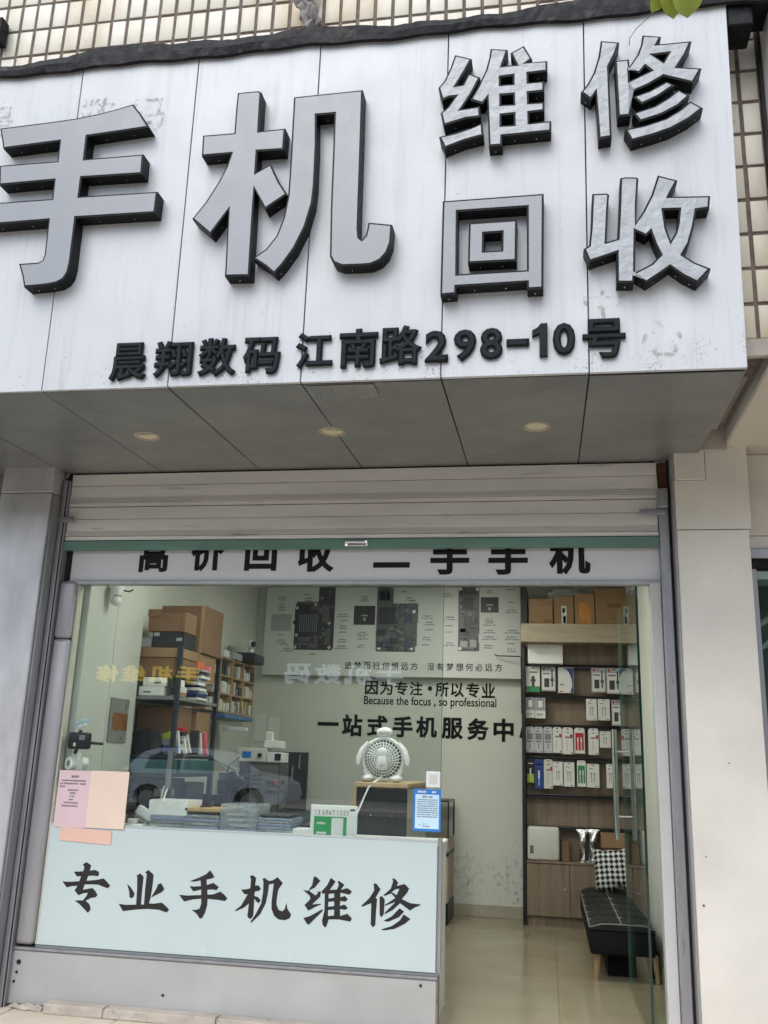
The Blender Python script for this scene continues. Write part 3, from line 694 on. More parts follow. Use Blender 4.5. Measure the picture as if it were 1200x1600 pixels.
for x0, x1 in ((-.60, -.50), (2.76, 2.90)):
    b_ = MB().box(x0, x1, -.058, -.036, 2.618, 2.648, .006, 2); b_.build('latch_bolt', rail_grey, rs)
MB().box(2.855, 2.912, -.062, -.03, 2.655, 2.765, .008, 2).build('latch_plate', rail_grey, rs)
MB().box(-.640, -.567, .0, .05, 2.80, 2.93, .004).build('end_bracket', rust, rs)
MB().box(2.870, 2.925, .0, .05, 2.77, 2.925, .004).build('end_bracket', rust, rs)
MB().cyl((-.60, -.01, 2.90), (-.57, -.05, 2.92), .01).build('axle_stub', rail_grey, rs)

# ------------------------------------------------------------------ lintel sign
ls = thing('lintel_sign', (1.15, .03, 2.27), 'white lintel board with black characters half hidden by the green shutter bar', 'sign')
pbox('board', ls, board_white, -.515, 2.863, .022, .06, 2.278, 2.62, .002)
pbox('end_filler', ls, black_gap, -.556, -.517, .03, .06, 2.272, 2.62, 0)
pbox('lower_trim', ls, steel_grey, -.515, 2.863, .006, .06, 2.252, 2.276, .002)
for ch, a, b, z in (('高', -.095, .095, 2.327), ('价', .229, .431, 2.331), ('回', .557, .748, 2.334), ('收', .872, 1.085, 2.325), ('二', 1.311, 1.518, 2.35), ('手', 1.633, 1.849, 2.31), ('手', 1.954, 2.169, 2.309), ('机', 2.282, 2.502, 2.309)):
    text('letter', ls, ink, ch, a, b, z, z+(.20 if ch != '二' else .15), .019, .0025, .035)

# ------------------------------------------------------------------ shop front frame, plinth, glass
ff = thing('shopfront_frame', (.6, 0, 0), 'grey aluminium shop front frame with low plinth under the window', 'frame')
MB().box(-.556, -.452, -.018, .07, .30, 1.93, .022, 3).build('post', steel_grey, ff, True)
MB().box(-.556, -.452, -.018, .07, 1.933, 2.27, .022, 3).build('post', steel_grey, ff, True)
pbox('inner_strip', ff, pm('seal_cream', (.50, .48, .40), .5, var=.1), -.451, -.436, .008, .06, .30, 2.25, .003)
pbox('plinth_panel', ff, plinth_mat, -.572, 1.708, -.008, .06, .012, .272, .004)
pbox('sill_trim', ff, rail_grey, -.556, 1.714, -.016, .05, .274, .288, .003)
pbox('sill_channel', ff, pm('sill_channel', (.20, .22, .225), .35, metal=.4), -.440, 1.714, -.006, .012, .288, .301, .002)
pbox('plinth_end', ff, pm('plinth_end_rust', (.20, .15, .13), .7, var=.5, vs=25), 1.7085, 1.716, -.006, .06, .012, .285, .001)
pbox('end_post', ff, steel_grey, 1.702, 1.722, .024, .055, .30, .93, .002)
pbox('door_jamb', ff, pm('jamb_white', (.49, .485, .475), .4, var=.05, dirt=((.3, .3, .3), 12, .66, .4)), 2.805, 2.860, .0, .10, .0, 2.26, .003)
pbox('threshold', ff, rail_grey, 1.72, 2.80, .0, .05, .0, .036, .003)
for (x, z) in ((-.52, .215), (-.525, .165), (1.63, .245), (-.535, .12), (.3, .11)):
    MB().cyl((x, -.013, z), (x, -.006, z), .007 if x != -.52 else .012, seg=10).build('screw_hole', black_gap, ff)
wp = tag(pbox('window_pane', None, glass, -.442, 1.712, .002, .010, .9235, 2.252, 0), 'large clear fixed window pane left of the open door', 'glass')
MB().box(1.7122, 1.7142, .0018, .0102, .924, 2.252).build('pane_edge', pm('pane_edge_green', (.08, .14, .12), .15), ff)
ld = thing('stone_ledge', (.6, -.1, 0), 'worn stone ledge along the foot of the plinth', 'ledge')
lx = [-.31, .02, .62, 1.71]
for i in range(3):
    m_ = MB().box(lx[i]+.002, lx[i+1]-.002, -.092-.002*(i % 2), -.009, 0, .048-.002*(i % 3), .004, 1)
    bmesh.ops.subdivide_edges(m_.bm, edges=m_.bm.edges[:], cuts=2, use_grid_fill=True)
    for v in m_.bm.verts: v.co += Vector((random.uniform(-.001, .001), random.uniform(-.0015, .0015), random.uniform(-.001, .001)))
    m_.build('stone', ledge_mat, ld)
for i, (x, y, r) in enumerate(((-.43, -.04, .035), (-.36, -.05, .028), (-.50, -.03, .022))):
    m_ = MB().ball((x, y, .008), r*1.5, r*.8, r*.55, 8, 6)
    for v in m_.bm.verts: v.co += Vector((random.uniform(-.006, .006), random.uniform(-.006, .006), random.uniform(-.005, .005)))
    tag(m_.build('rubble', ledge_mat), ['grey stone chip lying between the ledge and a smaller chip', 'grey stone chip touching the left end of the stone ledge', 'smallest grey stone chip at the foot of the guide rail'][i], 'stone')

# pale blue counter front with brush lettering
cp = thing('counter_panel', (.64, .02, .30), 'pale blue glass counter front with black brush characters', 'panel')
pbox('panel', cp, panel_blue, -.436, 1.700, .0025, .020, .303, .912, .0015)
pbox('top_edge', cp, pm('panel_edge', (.42, .45, .45), .3), -.436, 1.700, .0025, .034, .913, .922, .001)
for ch, polys in BRUSH_LETTERS.items():
    m_ = MB()
    for loops in polys: m_.prism([[(x/1000, z/1000) for x, z in lp] for lp in loops], .0012, .0024, back=False)
    o = m_.build('brush_letter', ink_soft, cp); o['label'] = 'black brush character %s' % ch

# ------------------------------------------------------------------ open glass door
gd = thing('glass_door', (2.735, .06, .08), 'frameless glass door standing open at the right with steel bar handles', 'door')
DA = Vector((2.738, .055, 0)); DB = Vector((2.722, 1.13, 0))
dv = (DB-DA).normalized(); dn = Vector((dv.y, -dv.x, 0))          # dn points to +X
def door_box(name, mat, s0, s1, n0, n1, z0, z1, bev=0):
    m_ = MB().box(s0, s1, n0, n1, z0, z1, bev)
    for v in m_.bm.verts: v.co = DA+dv*v.co.x+dn*v.co.y+Vector((0, 0, v.co.z))
    return m_.build(name, mat, gd)
LD = (DB-DA).length
door_box('glass', glass_green, .0035, LD-.0035, -.006, .006, .075, 2.285)
door_box('edge', glass_edge, 0, .0033, -.0062, .0062, .075, 2.285)
door_box('edge', pm('glass_edge_pale', (.20, .30, .27), .15), LD-.0033, LD, -.006, .006, .075, 2.285)
door_box('pivot_clamp', steel, .0, .15, -.014, .014, .055, .10, .003)
door_box('pivot_clamp', steel, .0, .15, -.014, .014, 2.255, 2.30, .003)
for sgn in (-1, 1):
    p = DA+dv*(LD-.10)+dn*(.058*sgn)
    MB().cyl((p.x, p.y, .90), (p.x, p.y, 1.54), .0155, seg=18).build('handle', steel, gd, True)
for z in (1.03, 1.41):
    a = DA+dv*(LD-.10)-dn*.058; b = DA+dv*(LD-.10)+dn*.058
    MB().cyl((a.x, a.y, z), (b.x, b.y, z), .008).build('standoff', steel, gd, True)

# ------------------------------------------------------------------ service counter behind the panel
sc_ = thing('service_counter', (.64, .3, FZ), 'white topped service counter behind the pale blue panel', 'counter')
pbox('counter_top', sc_, white_card, -.395, 1.698, .036, .56, .872, .893, .003)
pbox('front_board', sc_, white_card, -.395, 1.690, .036, .05, FZ, .870, .001)
pbox('side_board', sc_, white_card, 1.672, 1.690, .052, .55, FZ, .870, .001)
CT = .8935
# notices stuck on the glass
def sheet(name, x0, x1, z0, z1, y, mat, parent=None, tilt=0, th=.0006, curl=0):
    m_ = MB(); n = 6
    a = []
    for i in range(n+1):
        col = []
        for j in range(n+1):
            u, v = i/n, j/n; x = x0+(x1-x0)*u; z = z0+(z1-z0)*v
            col.append((x, y-curl*(u*u*(1-v))-random.uniform(0, .0004), z+tilt*(u-.5)*(x1-x0)))
        a.append(col)
    f = [[m_.bm.verts.new(p) for p in c] for c in a]; bk = [[m_.bm.verts.new((p[0], p[1]+th, p[2])) for p in c] for c in a]
    for i in range(n):
        for j in range(n):
            m_.bm.faces.new((f[i][j], f[i+1][j], f[i+1][j+1], f[i][j+1])); m_.bm.faces.new((bk[i][j], bk[i][j+1], bk[i+1][j+1], bk[i+1][j]))
    return m_.build(name, mat, parent)
def lines(name, parent, mat, spec, y):
    """rows of tiny print: (x0, x1, z, height)"""
    m_ = MB()
    for x0, x1, z, h in spec:
        x = x0
        while x < x1:
            w = min(random.uniform(.7, 1.1)*h, x1-x)
            if random.random() < .12: x += w*.6; continue
            m_.box(x, x+w*.74, y-.0006, y, z-h*random.uniform(.36, .5), z+h*random.uniform(.36, .5)); x += w
    o = m_.build(name, mat, parent); o['kind'] = 'stuff'; return o
t = thing('pink_notice', (-.33, -.001, .9), 'pink printed notice taped to the glass beside a plain orange sheet', 'notice')
sheet('paper', -.42, -.232, .900, 1.200, -.0015, paper_pink, t)
lines('print', t, ink_grey, [(-.345, -.30, 1.168, .014), (-.40, -.255, 1.146, .009), (-.41, -.255, 1.130, .009), (-.41, -.375, 1.114, .009), (-.36, -.295, 1.096, .009), (-.345, -.31, 1.080, .009), (-.345, -.315, 1.063, .009), (-.345, -.32, 1.046, .009), (-.375, -.29, 1.029, .009), (-.385, -.29, 1.012, .009)], -.0026)
tag(sheet('orange_paper', -.231, -.005, .903, 1.203, -.0035, paper_orange, None, curl=.004), 'plain pale orange sheet on the glass right of the pink notice', 'paper')
tag(sheet('salmon_strip', -.375, -.075, .826, .897, -.0015, paper_salmon, None, tilt=-.04), 'salmon paper strip on the blue panel below the notices', 'paper')
t = thing('blue_notice', (1.65, -.001, .96), 'blue bordered notice card on the glass near the door edge', 'notice')
pbox('card', t, print_blue, 1.572, 1.716, -.0020, .0015, .965, 1.172, .0003)
pbox('white_field', t, print_lightblue, 1.583, 1.706, -.0026, -.0019, .978, 1.146, .0002)
lines('heading', t, white_card, [(1.595, 1.640, 1.159, .011), (1.650, 1.692, 1.159, .011)], -.0021)
lines('print', t, ink_grey, [(1.62, 1.675, 1.135, .010)]+[(1.592, 1.70, 1.120-.0105*i, .0055) for i in range(9)]+[(1.592, 1.61, .995, .010), (1.618, 1.645, 1.000, .005), (1.622, 1.660, .990, .005)], -.0028)
t = thing('wall_switch', (1.68, .02, 1.18), 'white square switch plate on the glass above the blue notice', 'switch')
pbox('plate', t, white_pl, 1.637, 1.712, -.012, -.0005, 1.182, 1.262, .004, 2); pbox('rocker', t, offwhite, 1.655, 1.694, -.015, -.012, 1.200, 1.244, .001)
# lock, trinket and roll on the glass at left
t = thing('glass_lock', (-.35, -.0, 1.30), 'black lock box with a lever hung on the inside of the glass', 'lock')
pbox('body', t, black_pl, -.405, -.285, .014, .075, 1.315, 1.408, .014, 3, True)
MB().cyl((-.29, .04, 1.352), (-.205, .045, 1.348), .008).build('lever', black_pl, t)
pbox('sticker', t, mid_grey, -.335, -.300, .0125, .0139, 1.365, 1.392, .0002); pbox('sticker', t, white_card, -.366, -.352, .0125, .0139, 1.330, 1.350, .0002)
MB().cyl((-.345, .04, 1.40), (-.345, .04, 1.42), .010).build('knob', black_pl, t); MB().cyl((-.355, .04, 1.32), (-.365, .04, 1.29), .010).build('knob', black_pl, t)
t = thing('flower_trinket', (-.335, .03, 1.43), 'tiny pale blue flower trinket above the black lock', 'ornament')
for i, (dx, dz, mt) in enumerate(((-.028, .0, 'b'), (.005, .014, 'b'), (-.008, -.018, 'w'), (.020, -.008, 'w'), (.026, .012, 'b'))):
    MB().ball((-.335+dx, .028, 1.458+dz), .014, .010, .013, 10, 7).build('petal', pm('petal_blue', (.38, .56, .68), .5) if mt == 'b' else white_pl, t, True)
t = thing('tissue_roll', (-.37, .05, 1.2), 'white roll below the black lock beside the window post', 'roll')
MB().cyl((-.385, .018, 1.238), (-.33, .11, 1.238), .036, seg=24).build('roll', white_card, t, True); MB().cyl((-.386, .015, 1.238), (-.382, .02, 1.238), .016, seg=16).build('core', mid_grey, t)
MB().box(-.345, -.315, .03, .05, 1.20, 1.30, .004).build('hanger', offwhite, t)

# ------------------------------------------------------------------ things on the counter
def clear_stack(label, x0, x1, y0, y1, z0, hs, mats):
    t = thing('phone_box_stack', ((x0+x1)/2, (y0+y1)/2, z0), label, 'boxes'); z = z0
    for i, h in enumerate(hs):
        dx = random.uniform(-.004, .004)
        pbox('clear_box', t, mats[i], x0+dx, x1+dx, y0, y1, z+.001, z+h-.001, .004, 2)
        for k in range(2):
            a = random.uniform(x0+.02, x0+.06); pbox('phone_part', t, random.choice((white_card, mid_grey, offwhite)), a, a+random.uniform(.07, .12), y0+.02, y0+.06, z+h*.3+k*.006, z+h*.3+k*.006+.004, .001)
        z += h
    return z
blue_clear = clear_mat('clear_box_bluish', (.36, .44, .58), .62)
smoke_clear = clear_mat('clear_box_smoke', (.30, .35, .37), .6)
z1 = clear_stack('clear phone boxes stacked under a white open box', .094, .298, .10, .34, CT, (.022, .020, .018, .026), (smoke_clear, clear_pl, smoke_clear, blue_clear))
t = thing('white_box', (.195, .2, z1), 'open white box on the leftmost clear stack', 'box')
for b_ in ((.082, .306, .10, .103), (.082, .306, .317, .32)): pbox('wall', t, white_card, b_[0], b_[1], b_[2], b_[3], z1+.001, z1+.079, 0)
pbox('wall', t, white_card, .082, .085, .104, .316, z1+.001, z1+.079, 0); pbox('wall', t, white_card, .303, .306, .104, .316, z1+.001, z1+.079, 0); pbox('base', t, white_card, .086, .302, .104, .316, z1+.001, z1+.005, 0)
MB().tube([(.10, .2, z1+.06), (.118, .2, z1+.15)], .004).build('stylus', offwhite, t)
z2 = clear_stack('clear phone boxes stacked under a pale wooden tray', .296, .492, .10, .34, CT, (.020, .018, .020, .018, .022, .012), (smoke_clear, blue_clear, clear_pl, blue_clear, clear_pl, black_pl))
t = thing('wooden_tray', (.395, .2, z2), 'shallow pale wooden tray holding a small black tool', 'tray')
pbox('tray', t, wood_tan, .290, .496, .10, .32, z2+.001, z2+.022, .003); MB().tube([(.36, .15, z2+.027), (.42, .16, z2+.03), (.425, .18, z2+.045)], .005).build('tool', black_pl, t)
z3 = clear_stack('tallest clear box stack between the wooden tray and the flat lidded boxes', .497, .706, .10, .34, CT, (.018, .016, .030, .028, .034, .034), (blue_clear, blue_clear, clear_pl, clear_pl, clear_pl, clear_pl))
z4 = clear_stack('short stack of bluish clear boxes under a dark case', .710, .900, .11, .34, CT, (.018, .018, .016, .016, .014, .014), (clear_pl, clear_pl, blue_clear, blue_clear, clear_pl, blue_clear))
tag(pbox('tablet_case', None, dark_grey, .715, .885, .12, .32, z4+.001, z4+.018, .006, 2), 'flat dark grey case on the bluish box stack', 'case')
tag(pbox('slim_white_box', None, white_card, .905, 1.000, .11, .25, CT, CT+.046, .002), 'small white printed box left of the payment sign', 'box')
tag(pbox('black_slim_box', None, black_pl, .905, 1.000, .26, .36, CT, CT+.062, .002), 'black slim box behind the small white box', 'box')
tag(pbox('white_tray_strip', None, white_pl, .895, 1.19, .04, .085, CT, CT+.014, .002), 'thin white strip lying before the payment sign', 'strip')
t = thing('power_strip', (.0, .15, CT), 'white power strip with plugs at the left end of the counter', 'power strip')
pbox('strip', t, white_pl, -.14, .075, .05, .12, CT, CT+.036, .006, 2); pbox('base', t, white_pl, -.15, .085, .045, .048, CT, CT+.020, .001)
pbox('plug', t, offwhite, -.075, -.045, .06, .10, CT+.036, CT+.085, .006, 2); pbox('plug', t, offwhite, -.02, .03, .06, .10, CT+.036, CT+.062, .006, 2)
MB().tube([(-.06, .08, CT+.085), (-.065, .085, CT+.13), (-.085, .10, CT+.19), (-.09, .11, CT+.24)], .0045).build('cord', white_pl, t)
t = thing('charger_brick', (.04, .2, CT), 'white charger brick leaning on the leftmost clear box stack', 'charger')
mm = Matrix.Translation((.035, .19, CT+.085)) @ Matrix.Rotation(R(28), 4, 'Y') @ Matrix.Rotation(R(-12), 4, 'X')
MB().box(-.055, .055, -.04, .04, -.03, .022, .010, 3, mm).build('brick', white_pl, t, True); MB().box(-.045, .045, -.032, .032, -.052, -.031, .004, 1, mm).build('cover', clear_pl, t)
MB().tube([(-.01, .19, CT+.06), (-.03, .19, CT+.03), (-.05, .2, CT+.012)], .006).build('lead', dark_grey, t)
# payment sign: a white tablet back with a green card (code left out)
t = thing('payment_sign', (1.13, .10, CT), 'white tablet shaped stand with green payment card and handwritten numbers', 'sign')
pbox('tablet', t, pm('tablet_white', (.74, .74, .70), .35, var=.03), 1.006, 1.262, .085, .099, CT+.006, CT+.176, .006, 3, True)
pbox('camera_bump', t, black_pl, 1.222, 1.250, .0825, .0855, CT+.150, CT+.160, .003, 2)
pbox('green_card', t, print_green, 1.028, 1.206, .0838, .0849, CT+.014, CT+.118, .0002)
pbox('white_field', t, white_card, 1.124, 1.188, .0830, .0837, CT+.016, CT+.112, .0002)
lines('print', t, white_card, [(1.045, 1.09, CT+.083, .012)], .0836)
pbox('button', t, white_card, 1.043, 1.098, .0830, .0837, CT+.028, CT+.040, .0002)
text('handwriting', t, pm('marker_red_brown', (.16, .07, .06), .5), '1 3  6 9 6 7  1 5 5 5', 1.035, 1.215, CT+.126, CT+.152, .0830, .0008, .0)
# cabinet with fan
t = thing('black_front_cabinet', (1.29, .85, FZ), 'black fronted cabinet with a light wooden top under the fan', 'cabinet')
pbox('body', t, wood_tan, 1.125, 1.440, .612, 1.45, FZ, 1.155, .002); pbox('black_front', t, black_pl, 1.150, 1.452, .600, .611, .80, 1.150, .002)
pbox('wooden_top', t, wood_tan, 1.135, 1.458, .595, 1.47, 1.157, 1.182, .003); pbox('side_panel', t, pm('side_beige', (.36, .345, .29), .5), 1.4405, 1.455, .614, 1.45, FZ, 1.155, .002)
for x in (1.24, 1.365): MB().cyl((x, .598, 1.0), (x, .601, 1.0), .005, seg=10).build('screw', steel, t)
FX, FY, FZ2 = 1.272, .79, 1.318
t = thing('desk_fan', (FX, FY, 1.183), 'white desk fan with round head, flippers and feet standing on the cabinet', 'fan')
m_ = MB()
for r in (.032, .048, .064, .080, .096): m_.torus((FX, FY-.045+.03*((r-.026)/.09)**2.5, FZ2), r, .0027, n=40, seg=5)
for k in range(32):
    a = 2*math.pi*k/32; pts = []
    for q in range(5):
        rr = .026+.090*q/4; aa = a+.25*(q/4)
        pts.append((FX+rr*math.cos(aa), FY-.047+.035*(q/4)**2.5, FZ2+rr*math.sin(aa)))
    m_.tube(pts, .0026, 4)
m_.build('grille', pm('fan_white', (.82, .82, .80), .35, var=.02), t)
MB().torus((FX, FY, FZ2), .122, .012, n=44, seg=10).build('rim', MATS['fan_white'], t, True)
bl = MB()
for k in range(5):
    a = 2*math.pi*k/5
    c, s_ = math.cos(a), math.sin(a)
    vs = [bl.bm.verts.new((FX+r*math.cos(a+o_), FY+dy, FZ2+r*math.sin(a+o_))) for r, o_, dy in ((.02, -.3, -.01), (.10, -.45, -.02), (.105, .35, .015), (.02, .3, .005))]
    bl.bm.faces.new(vs)
o = bl.build('blades', mid_grey, t); o.modifiers.new('s', 'SOLIDIFY').thickness = .003
MB().cyl((FX, FY+.03, FZ2), (FX, FY+.06, FZ2), .118, .105, seg=40).build('back_shell', pm('fan_shell_tan', (.10, .088, .065), .6), t, True)
m_ = MB().ball((FX, FY-.05, FZ2+.040), .030, .012, .030); m_.build('badge', MATS['fan_white'], t, True)
MB().box(FX-.032, FX+.032, FY-.062, FY-.046, FZ2-.062, FZ2+.022, .014, 3).build('belly', MATS['fan_white'], t, True)
m_ = MB()
for k, r in enumerate((.010, .018, .026)):
    m_.torus((FX, FY-.0635, FZ2-.020), r, .0012, 'Y', R(215), R(325), 12, 5)
m_.build('sound_marks', mid_grey, t)
MB().ball((FX+.002, FY, FZ2+.160), .050, .036, .030, 20, 12).build('head', MATS['fan_white'], t, True)
MB().ball((FX+.002, FY-.030, FZ2+.160), .034, .009, .015, 16, 8).build('head_recess', offwhite, t, True)
for sx in (-1, 1):
    MB().tube([(FX+sx*.092, FY-.01, FZ2+.098), (FX+sx*.128, FY-.015, FZ2+.055), (FX+sx*.150, FY-.02, FZ2), (FX+sx*.152, FY-.02, FZ2-.035)], [.012, .018, .018, .010], 10).build('flipper', MATS['fan_white'], t, True)
    MB().ball((FX+sx*.085, FY-.01, 1.205), .040, .055, .022).build('foot', MATS['fan_white'], t, True)
    MB().tube([(FX+sx*.115, FY, FZ2-.06), (FX+sx*.10, FY, FZ2-.10), (FX+sx*.08, FY, 1.21)], [.010, .014, .016], 8).build('leg', MATS['fan_white'], t, True)
MB().tube([(FX-.002, FY-.03, 1.215), (FX-.02, .66, 1.19), (FX-.045, .585, 1.16), (FX-.07, .575, 1.10), (FX-.11, .57, 1.0), (FX-.13, .50, .90)], .005, 8).build('cord', MATS['fan_white'], t, True)
tag(pbox('green_box', None, green_card, 1.135, 1.185, .86, .93, 1.183, 1.222, .002), 'small green box behind the left foot of the fan', 'box')

# ------------------------------------------------------------------ back wall board and lettering
pb = thing('poster_board', (.82, 3.55, 2.06), 'pale poster board with three dark circuit boards on the back wall', 'poster')
pbox('board', pb, poster_white, -.40, 2.036, 3.553, 3.645, 2.062, 2.905, .004)
PY = 3.5525
def flat(name, mat, rects, y=PY, th=.003): 
    m_ = MB()
    for r in rects: m_.box(r[0], r[1], y-th, y, r[2], r[3])
    return m_.build(name, mat, pb)
b1 = MB().prism([[(-.103, 2.30), (.268, 2.30), (.283, 2.32), (.283, 2.90), (.123, 2.90), (.123, 2.76), (-.09, 2.76), (-.105, 2.70), (-.105, 2.58), (-.12, 2.57), (-.12, 2.55), (-.103, 2.54)]], PY-.004, PY).build('circuit_board', pcb_black, pb)
b2 = MB().prism([[(.697, 2.293), (1.062, 2.293), (1.062, 2.34), (1.078, 2.35), (1.078, 2.56), (1.085, 2.57), (1.085, 2.747), (.845, 2.747), (.845, 2.90), (.690, 2.90), (.690, 2.31)]], PY-.004, PY).build('circuit_board', pcb_grey, pb)
b3 = MB().prism([[(1.461, 2.308), (1.656, 2.308), (1.656, 2.38), (1.650, 2.39), (1.650, 2.46), (1.657, 2.47), (1.656, 2.90), (1.461, 2.90)]], PY-.004, PY).build('circuit_board', pcb_grey, pb)
def comps(par, poly, n, seed):
    rnd = random.Random(seed); x0, x1, z0, z1 = poly
    for nm, mt, k in (('component_print', pcb_black, n), ('component_print', pm('board_part_mid', (.16, .155, .15), .4), n//2), ('component_print', pcb_violet, n//5)):
        m_ = MB()
        for i in range(k):
            w, h = rnd.uniform(.008, .030), rnd.uniform(.008, .026); x = rnd.uniform(x0, x1-w); z = rnd.uniform(z0, z1-h); d = rnd.uniform(0, .0006)
            m_.box(x, x+w, PY-.0048-d, PY-.0043, z, z+h)
        m_.build(nm, mt, par)['kind'] = 'stuff'
comps(b1, (.10, .27, 2.32, 2.88), 26, 1); comps(b1, (-.095, .25, 2.31, 2.44), 22, 2); comps(b2, (.70, 1.05, 2.30, 2.54), 50, 3); comps(b2, (.70, 1.06, 2.55, 2.74), 26, 4); comps(b3, (1.47, 1.645, 2.32, 2.88), 60, 5)
def chips(par, mat, rects, y=PY-.0041, th=.004):
    for r in rects:
        MB().box(r[0], r[1], y-th, y, r[2], r[3], .001).build('chip', mat, par)
chips(b1, pcb_grey, [(.16, .235, 2.56, 2.73), (-.09, .08, 2.735, 2.755), (-.09, -.02, 2.345, 2.365), (-.01, .08, 2.345, 2.365), (.09, .13, 2.32, 2.44), (-.06, .06, 2.38, 2.42), (.20, .25, 2.36, 2.50), (.05, .14, 2.68, 2.72)])
m_ = MB()
for i in range(9):
    for j in range(9): m_.box(-.058+i*.021, -.048+i*.021, PY-.0046, PY-.0041, 2.475+j*.019, 2.483+j*.019)
m_.build('solder_balls', chip_grey, b1)
m_ = MB()
for x, z in ((-.085, 2.70), (.095, 2.735), (.235, 2.555), (-.08, 2.44), (-.088, 2.325), (.245, 2.325)): m_.cyl((x, PY-.006, z), (x, PY-.004, z), .016, seg=12)
m_.build('screw_pad', pcb_gold, b1)
chips(b2, pcb_black, [(.71, .87, 2.55, 2.71), (.71, .82, 2.77, 2.87), (.70, .78, 2.44, 2.50), (.83, .90, 2.36, 2.42), (.70, .76, 2.33, 2.38), (.79, .86, 2.30, 2.34)]); chips(b2, pcb_violet, [(.95, 1.03, 2.56, 2.65), (.78, .85, 2.33, 2.39), (.95, 1.04, 2.33, 2.38)]); chips(b2, chip_grey, [(.715, .765, 2.78, 2.86), (.775, .815, 2.78, 2.86)]); chips(b2, MATS['board_chip_grey'], [(.95, 1.04, 2.44, 2.54)])
chips(b3, pcb_black, [(1.50, 1.60, 2.69, 2.80), (1.51, 1.59, 2.54, 2.63), (1.61, 1.645, 2.56, 2.62), (1.475, 1.55, 2.48, 2.52)]); chips(b3, pcb_violet, [(1.48, 1.53, 2.45, 2.51), (1.57, 1.63, 2.83, 2.87)]); chips(b3, chip_grey, [(1.48, 1.55, 2.34, 2.40), (1.57, 1.63, 2.34, 2.41)])
for par, pts in ((b2, ((1.045, 2.67), (1.03, 2.325), (.722, 2.325))), (b3, ((1.478, 2.885), (1.637, 2.885), (1.478, 2.33)))):
    m_ = MB()
    for x, z in pts: m_.cyl((x, PY-.006, z), (x, PY-.004, z), .016, seg=14)
    m_.build('screw_pad', white_card, par)
c1 = flat('grey_chip', chip_grey, [(-.336, -.136, 2.477, 2.639)]); c2 = flat('black_chip', pcb_black, [(.471, .676, 2.542, 2.723)]); c3 = flat('black_chip', pcb_black, [(1.668, 1.833, 2.665, 2.808)])
for par, cx, cz in ((c2, .575, 2.63), (c3, 1.75, 2.735)):
    m_ = MB().box(cx-.03, cx+.03, PY-.0036, PY-.0031, cz-.006, cz+.006); m_.box(cx-.012, cx+.012, PY-.0036, PY-.0031, cz-.05, cz-.022); m_.build('chip_mark', chip_grey, par)
caps = []
for (x, z) in [(.02, 2.83), (.02, 2.79), (-.24, 2.80), (-.24, 2.74), (-.24, 2.70), (-.24, 2.44), (-.23, 2.39), (-.2, 2.35), (-.17, 2.31), (.37, 2.64), (.37, 2.58), (.37, 2.53), (.37, 2.47), (.37, 2.40), (.37, 2.34), (.08, 2.26), (.57, 2.81), (.57, 2.77), (.56, 2.47), (.56, 2.43), (.55, 2.35), (.95, 2.86), (1.00, 2.80), (1.03, 2.77), (1.17, 2.63), (1.19, 2.57), (1.19, 2.50), (1.17, 2.43), (1.16, 2.36), (1.36, 2.84), (1.38, 2.62), (1.38, 2.54), (1.38, 2.48), (1.38, 2.38), (1.75, 2.87), (1.75, 2.61), (1.75, 2.57), (1.75, 2.50), (1.75, 2.44), (1.74, 2.36), (1.95, 2.88), (1.95, 2.76), (1.95, 2.69), (1.96, 2.50), (1.95, 2.44), (1.95, 2.38), (1.95, 2.33)]:
    w = random.uniform(.025, .045); caps.append((x-w, x+w, z, .014)); 
    if random.random() < .75: w2 = w*random.uniform(1.0, 1.7); caps.append((x-w2, x+w2, z-.022, .013))
lines('caption_print', pb, ink_grey, caps, PY-.0002)
for b_, a, e in (('追梦而行何惧远方', .395, 1.104), ('没有梦想何必远方', 1.171, 1.878)):
    n = len(b_); w = (e-a)/n
    for i, ch in enumerate(b_): text('motto_letter', pb, ink, ch, a+w*i+w*.1, a+w*(i+1)-w*.14, 2.126, 2.196, PY-.002, .0018, .010)
wl = thing('wall_lettering', (1.1, 3.64, 1.5), 'black slogan lettering fixed to the back wall under the poster board', 'lettering')
for b_, a, e, z0, z1 in (('因为专注', .58, 1.141, 1.903, 2.03), ('所以专业', 1.242, 1.808, 1.896, 2.028)):
    w = (e-a)/4
    for i, ch in enumerate(b_): text('letter', wl, ink, ch, a+w*i+.006, a+w*(i+1)-.012, z0, z1, 3.644, .006, .022)
MB().cyl((1.198, 3.643, 1.970), (1.198, 3.65, 1.970), .021, seg=16).build('dot', ink, wl)
text('english_line', wl, ink, 'Because the focus , so professional', .58, 1.808, 1.790, 1.893, 3.645, .005, .010)
for ch, a, b_, z0, z1 in (('一', .147, .35, 1.611, 1.643), ('站', .383, .574, 1.521, 1.718), ('式', .62, .812, 1.522, 1.716), ('手', .858, 1.045, 1.524, 1.715), ('机', 1.076, 1.269, 1.527, 1.717), ('服', 1.31, 1.508, 1.521, 1.712), ('务', 1.543, 1.741, 1.518, 1.712), ('中', 1.782, 1.963, 1.511, 1.714), ('心', 2.012, 2.201, 1.518, 1.704)):
    text('letter', wl, ink, ch, a, b_, z0, z1, 3.642, .008, .032)
tag(MB().tube([(1.80, 3.50, 2.275), (1.82, 3.50, 2.262), (2.03, 3.42, 2.25), (2.042, 3.36, 2.23), (2.044, 3.36, 1.75)], .006, 6).build('cable', black_pl), 'thin black cable from the poster board down the shelf side', 'cable')
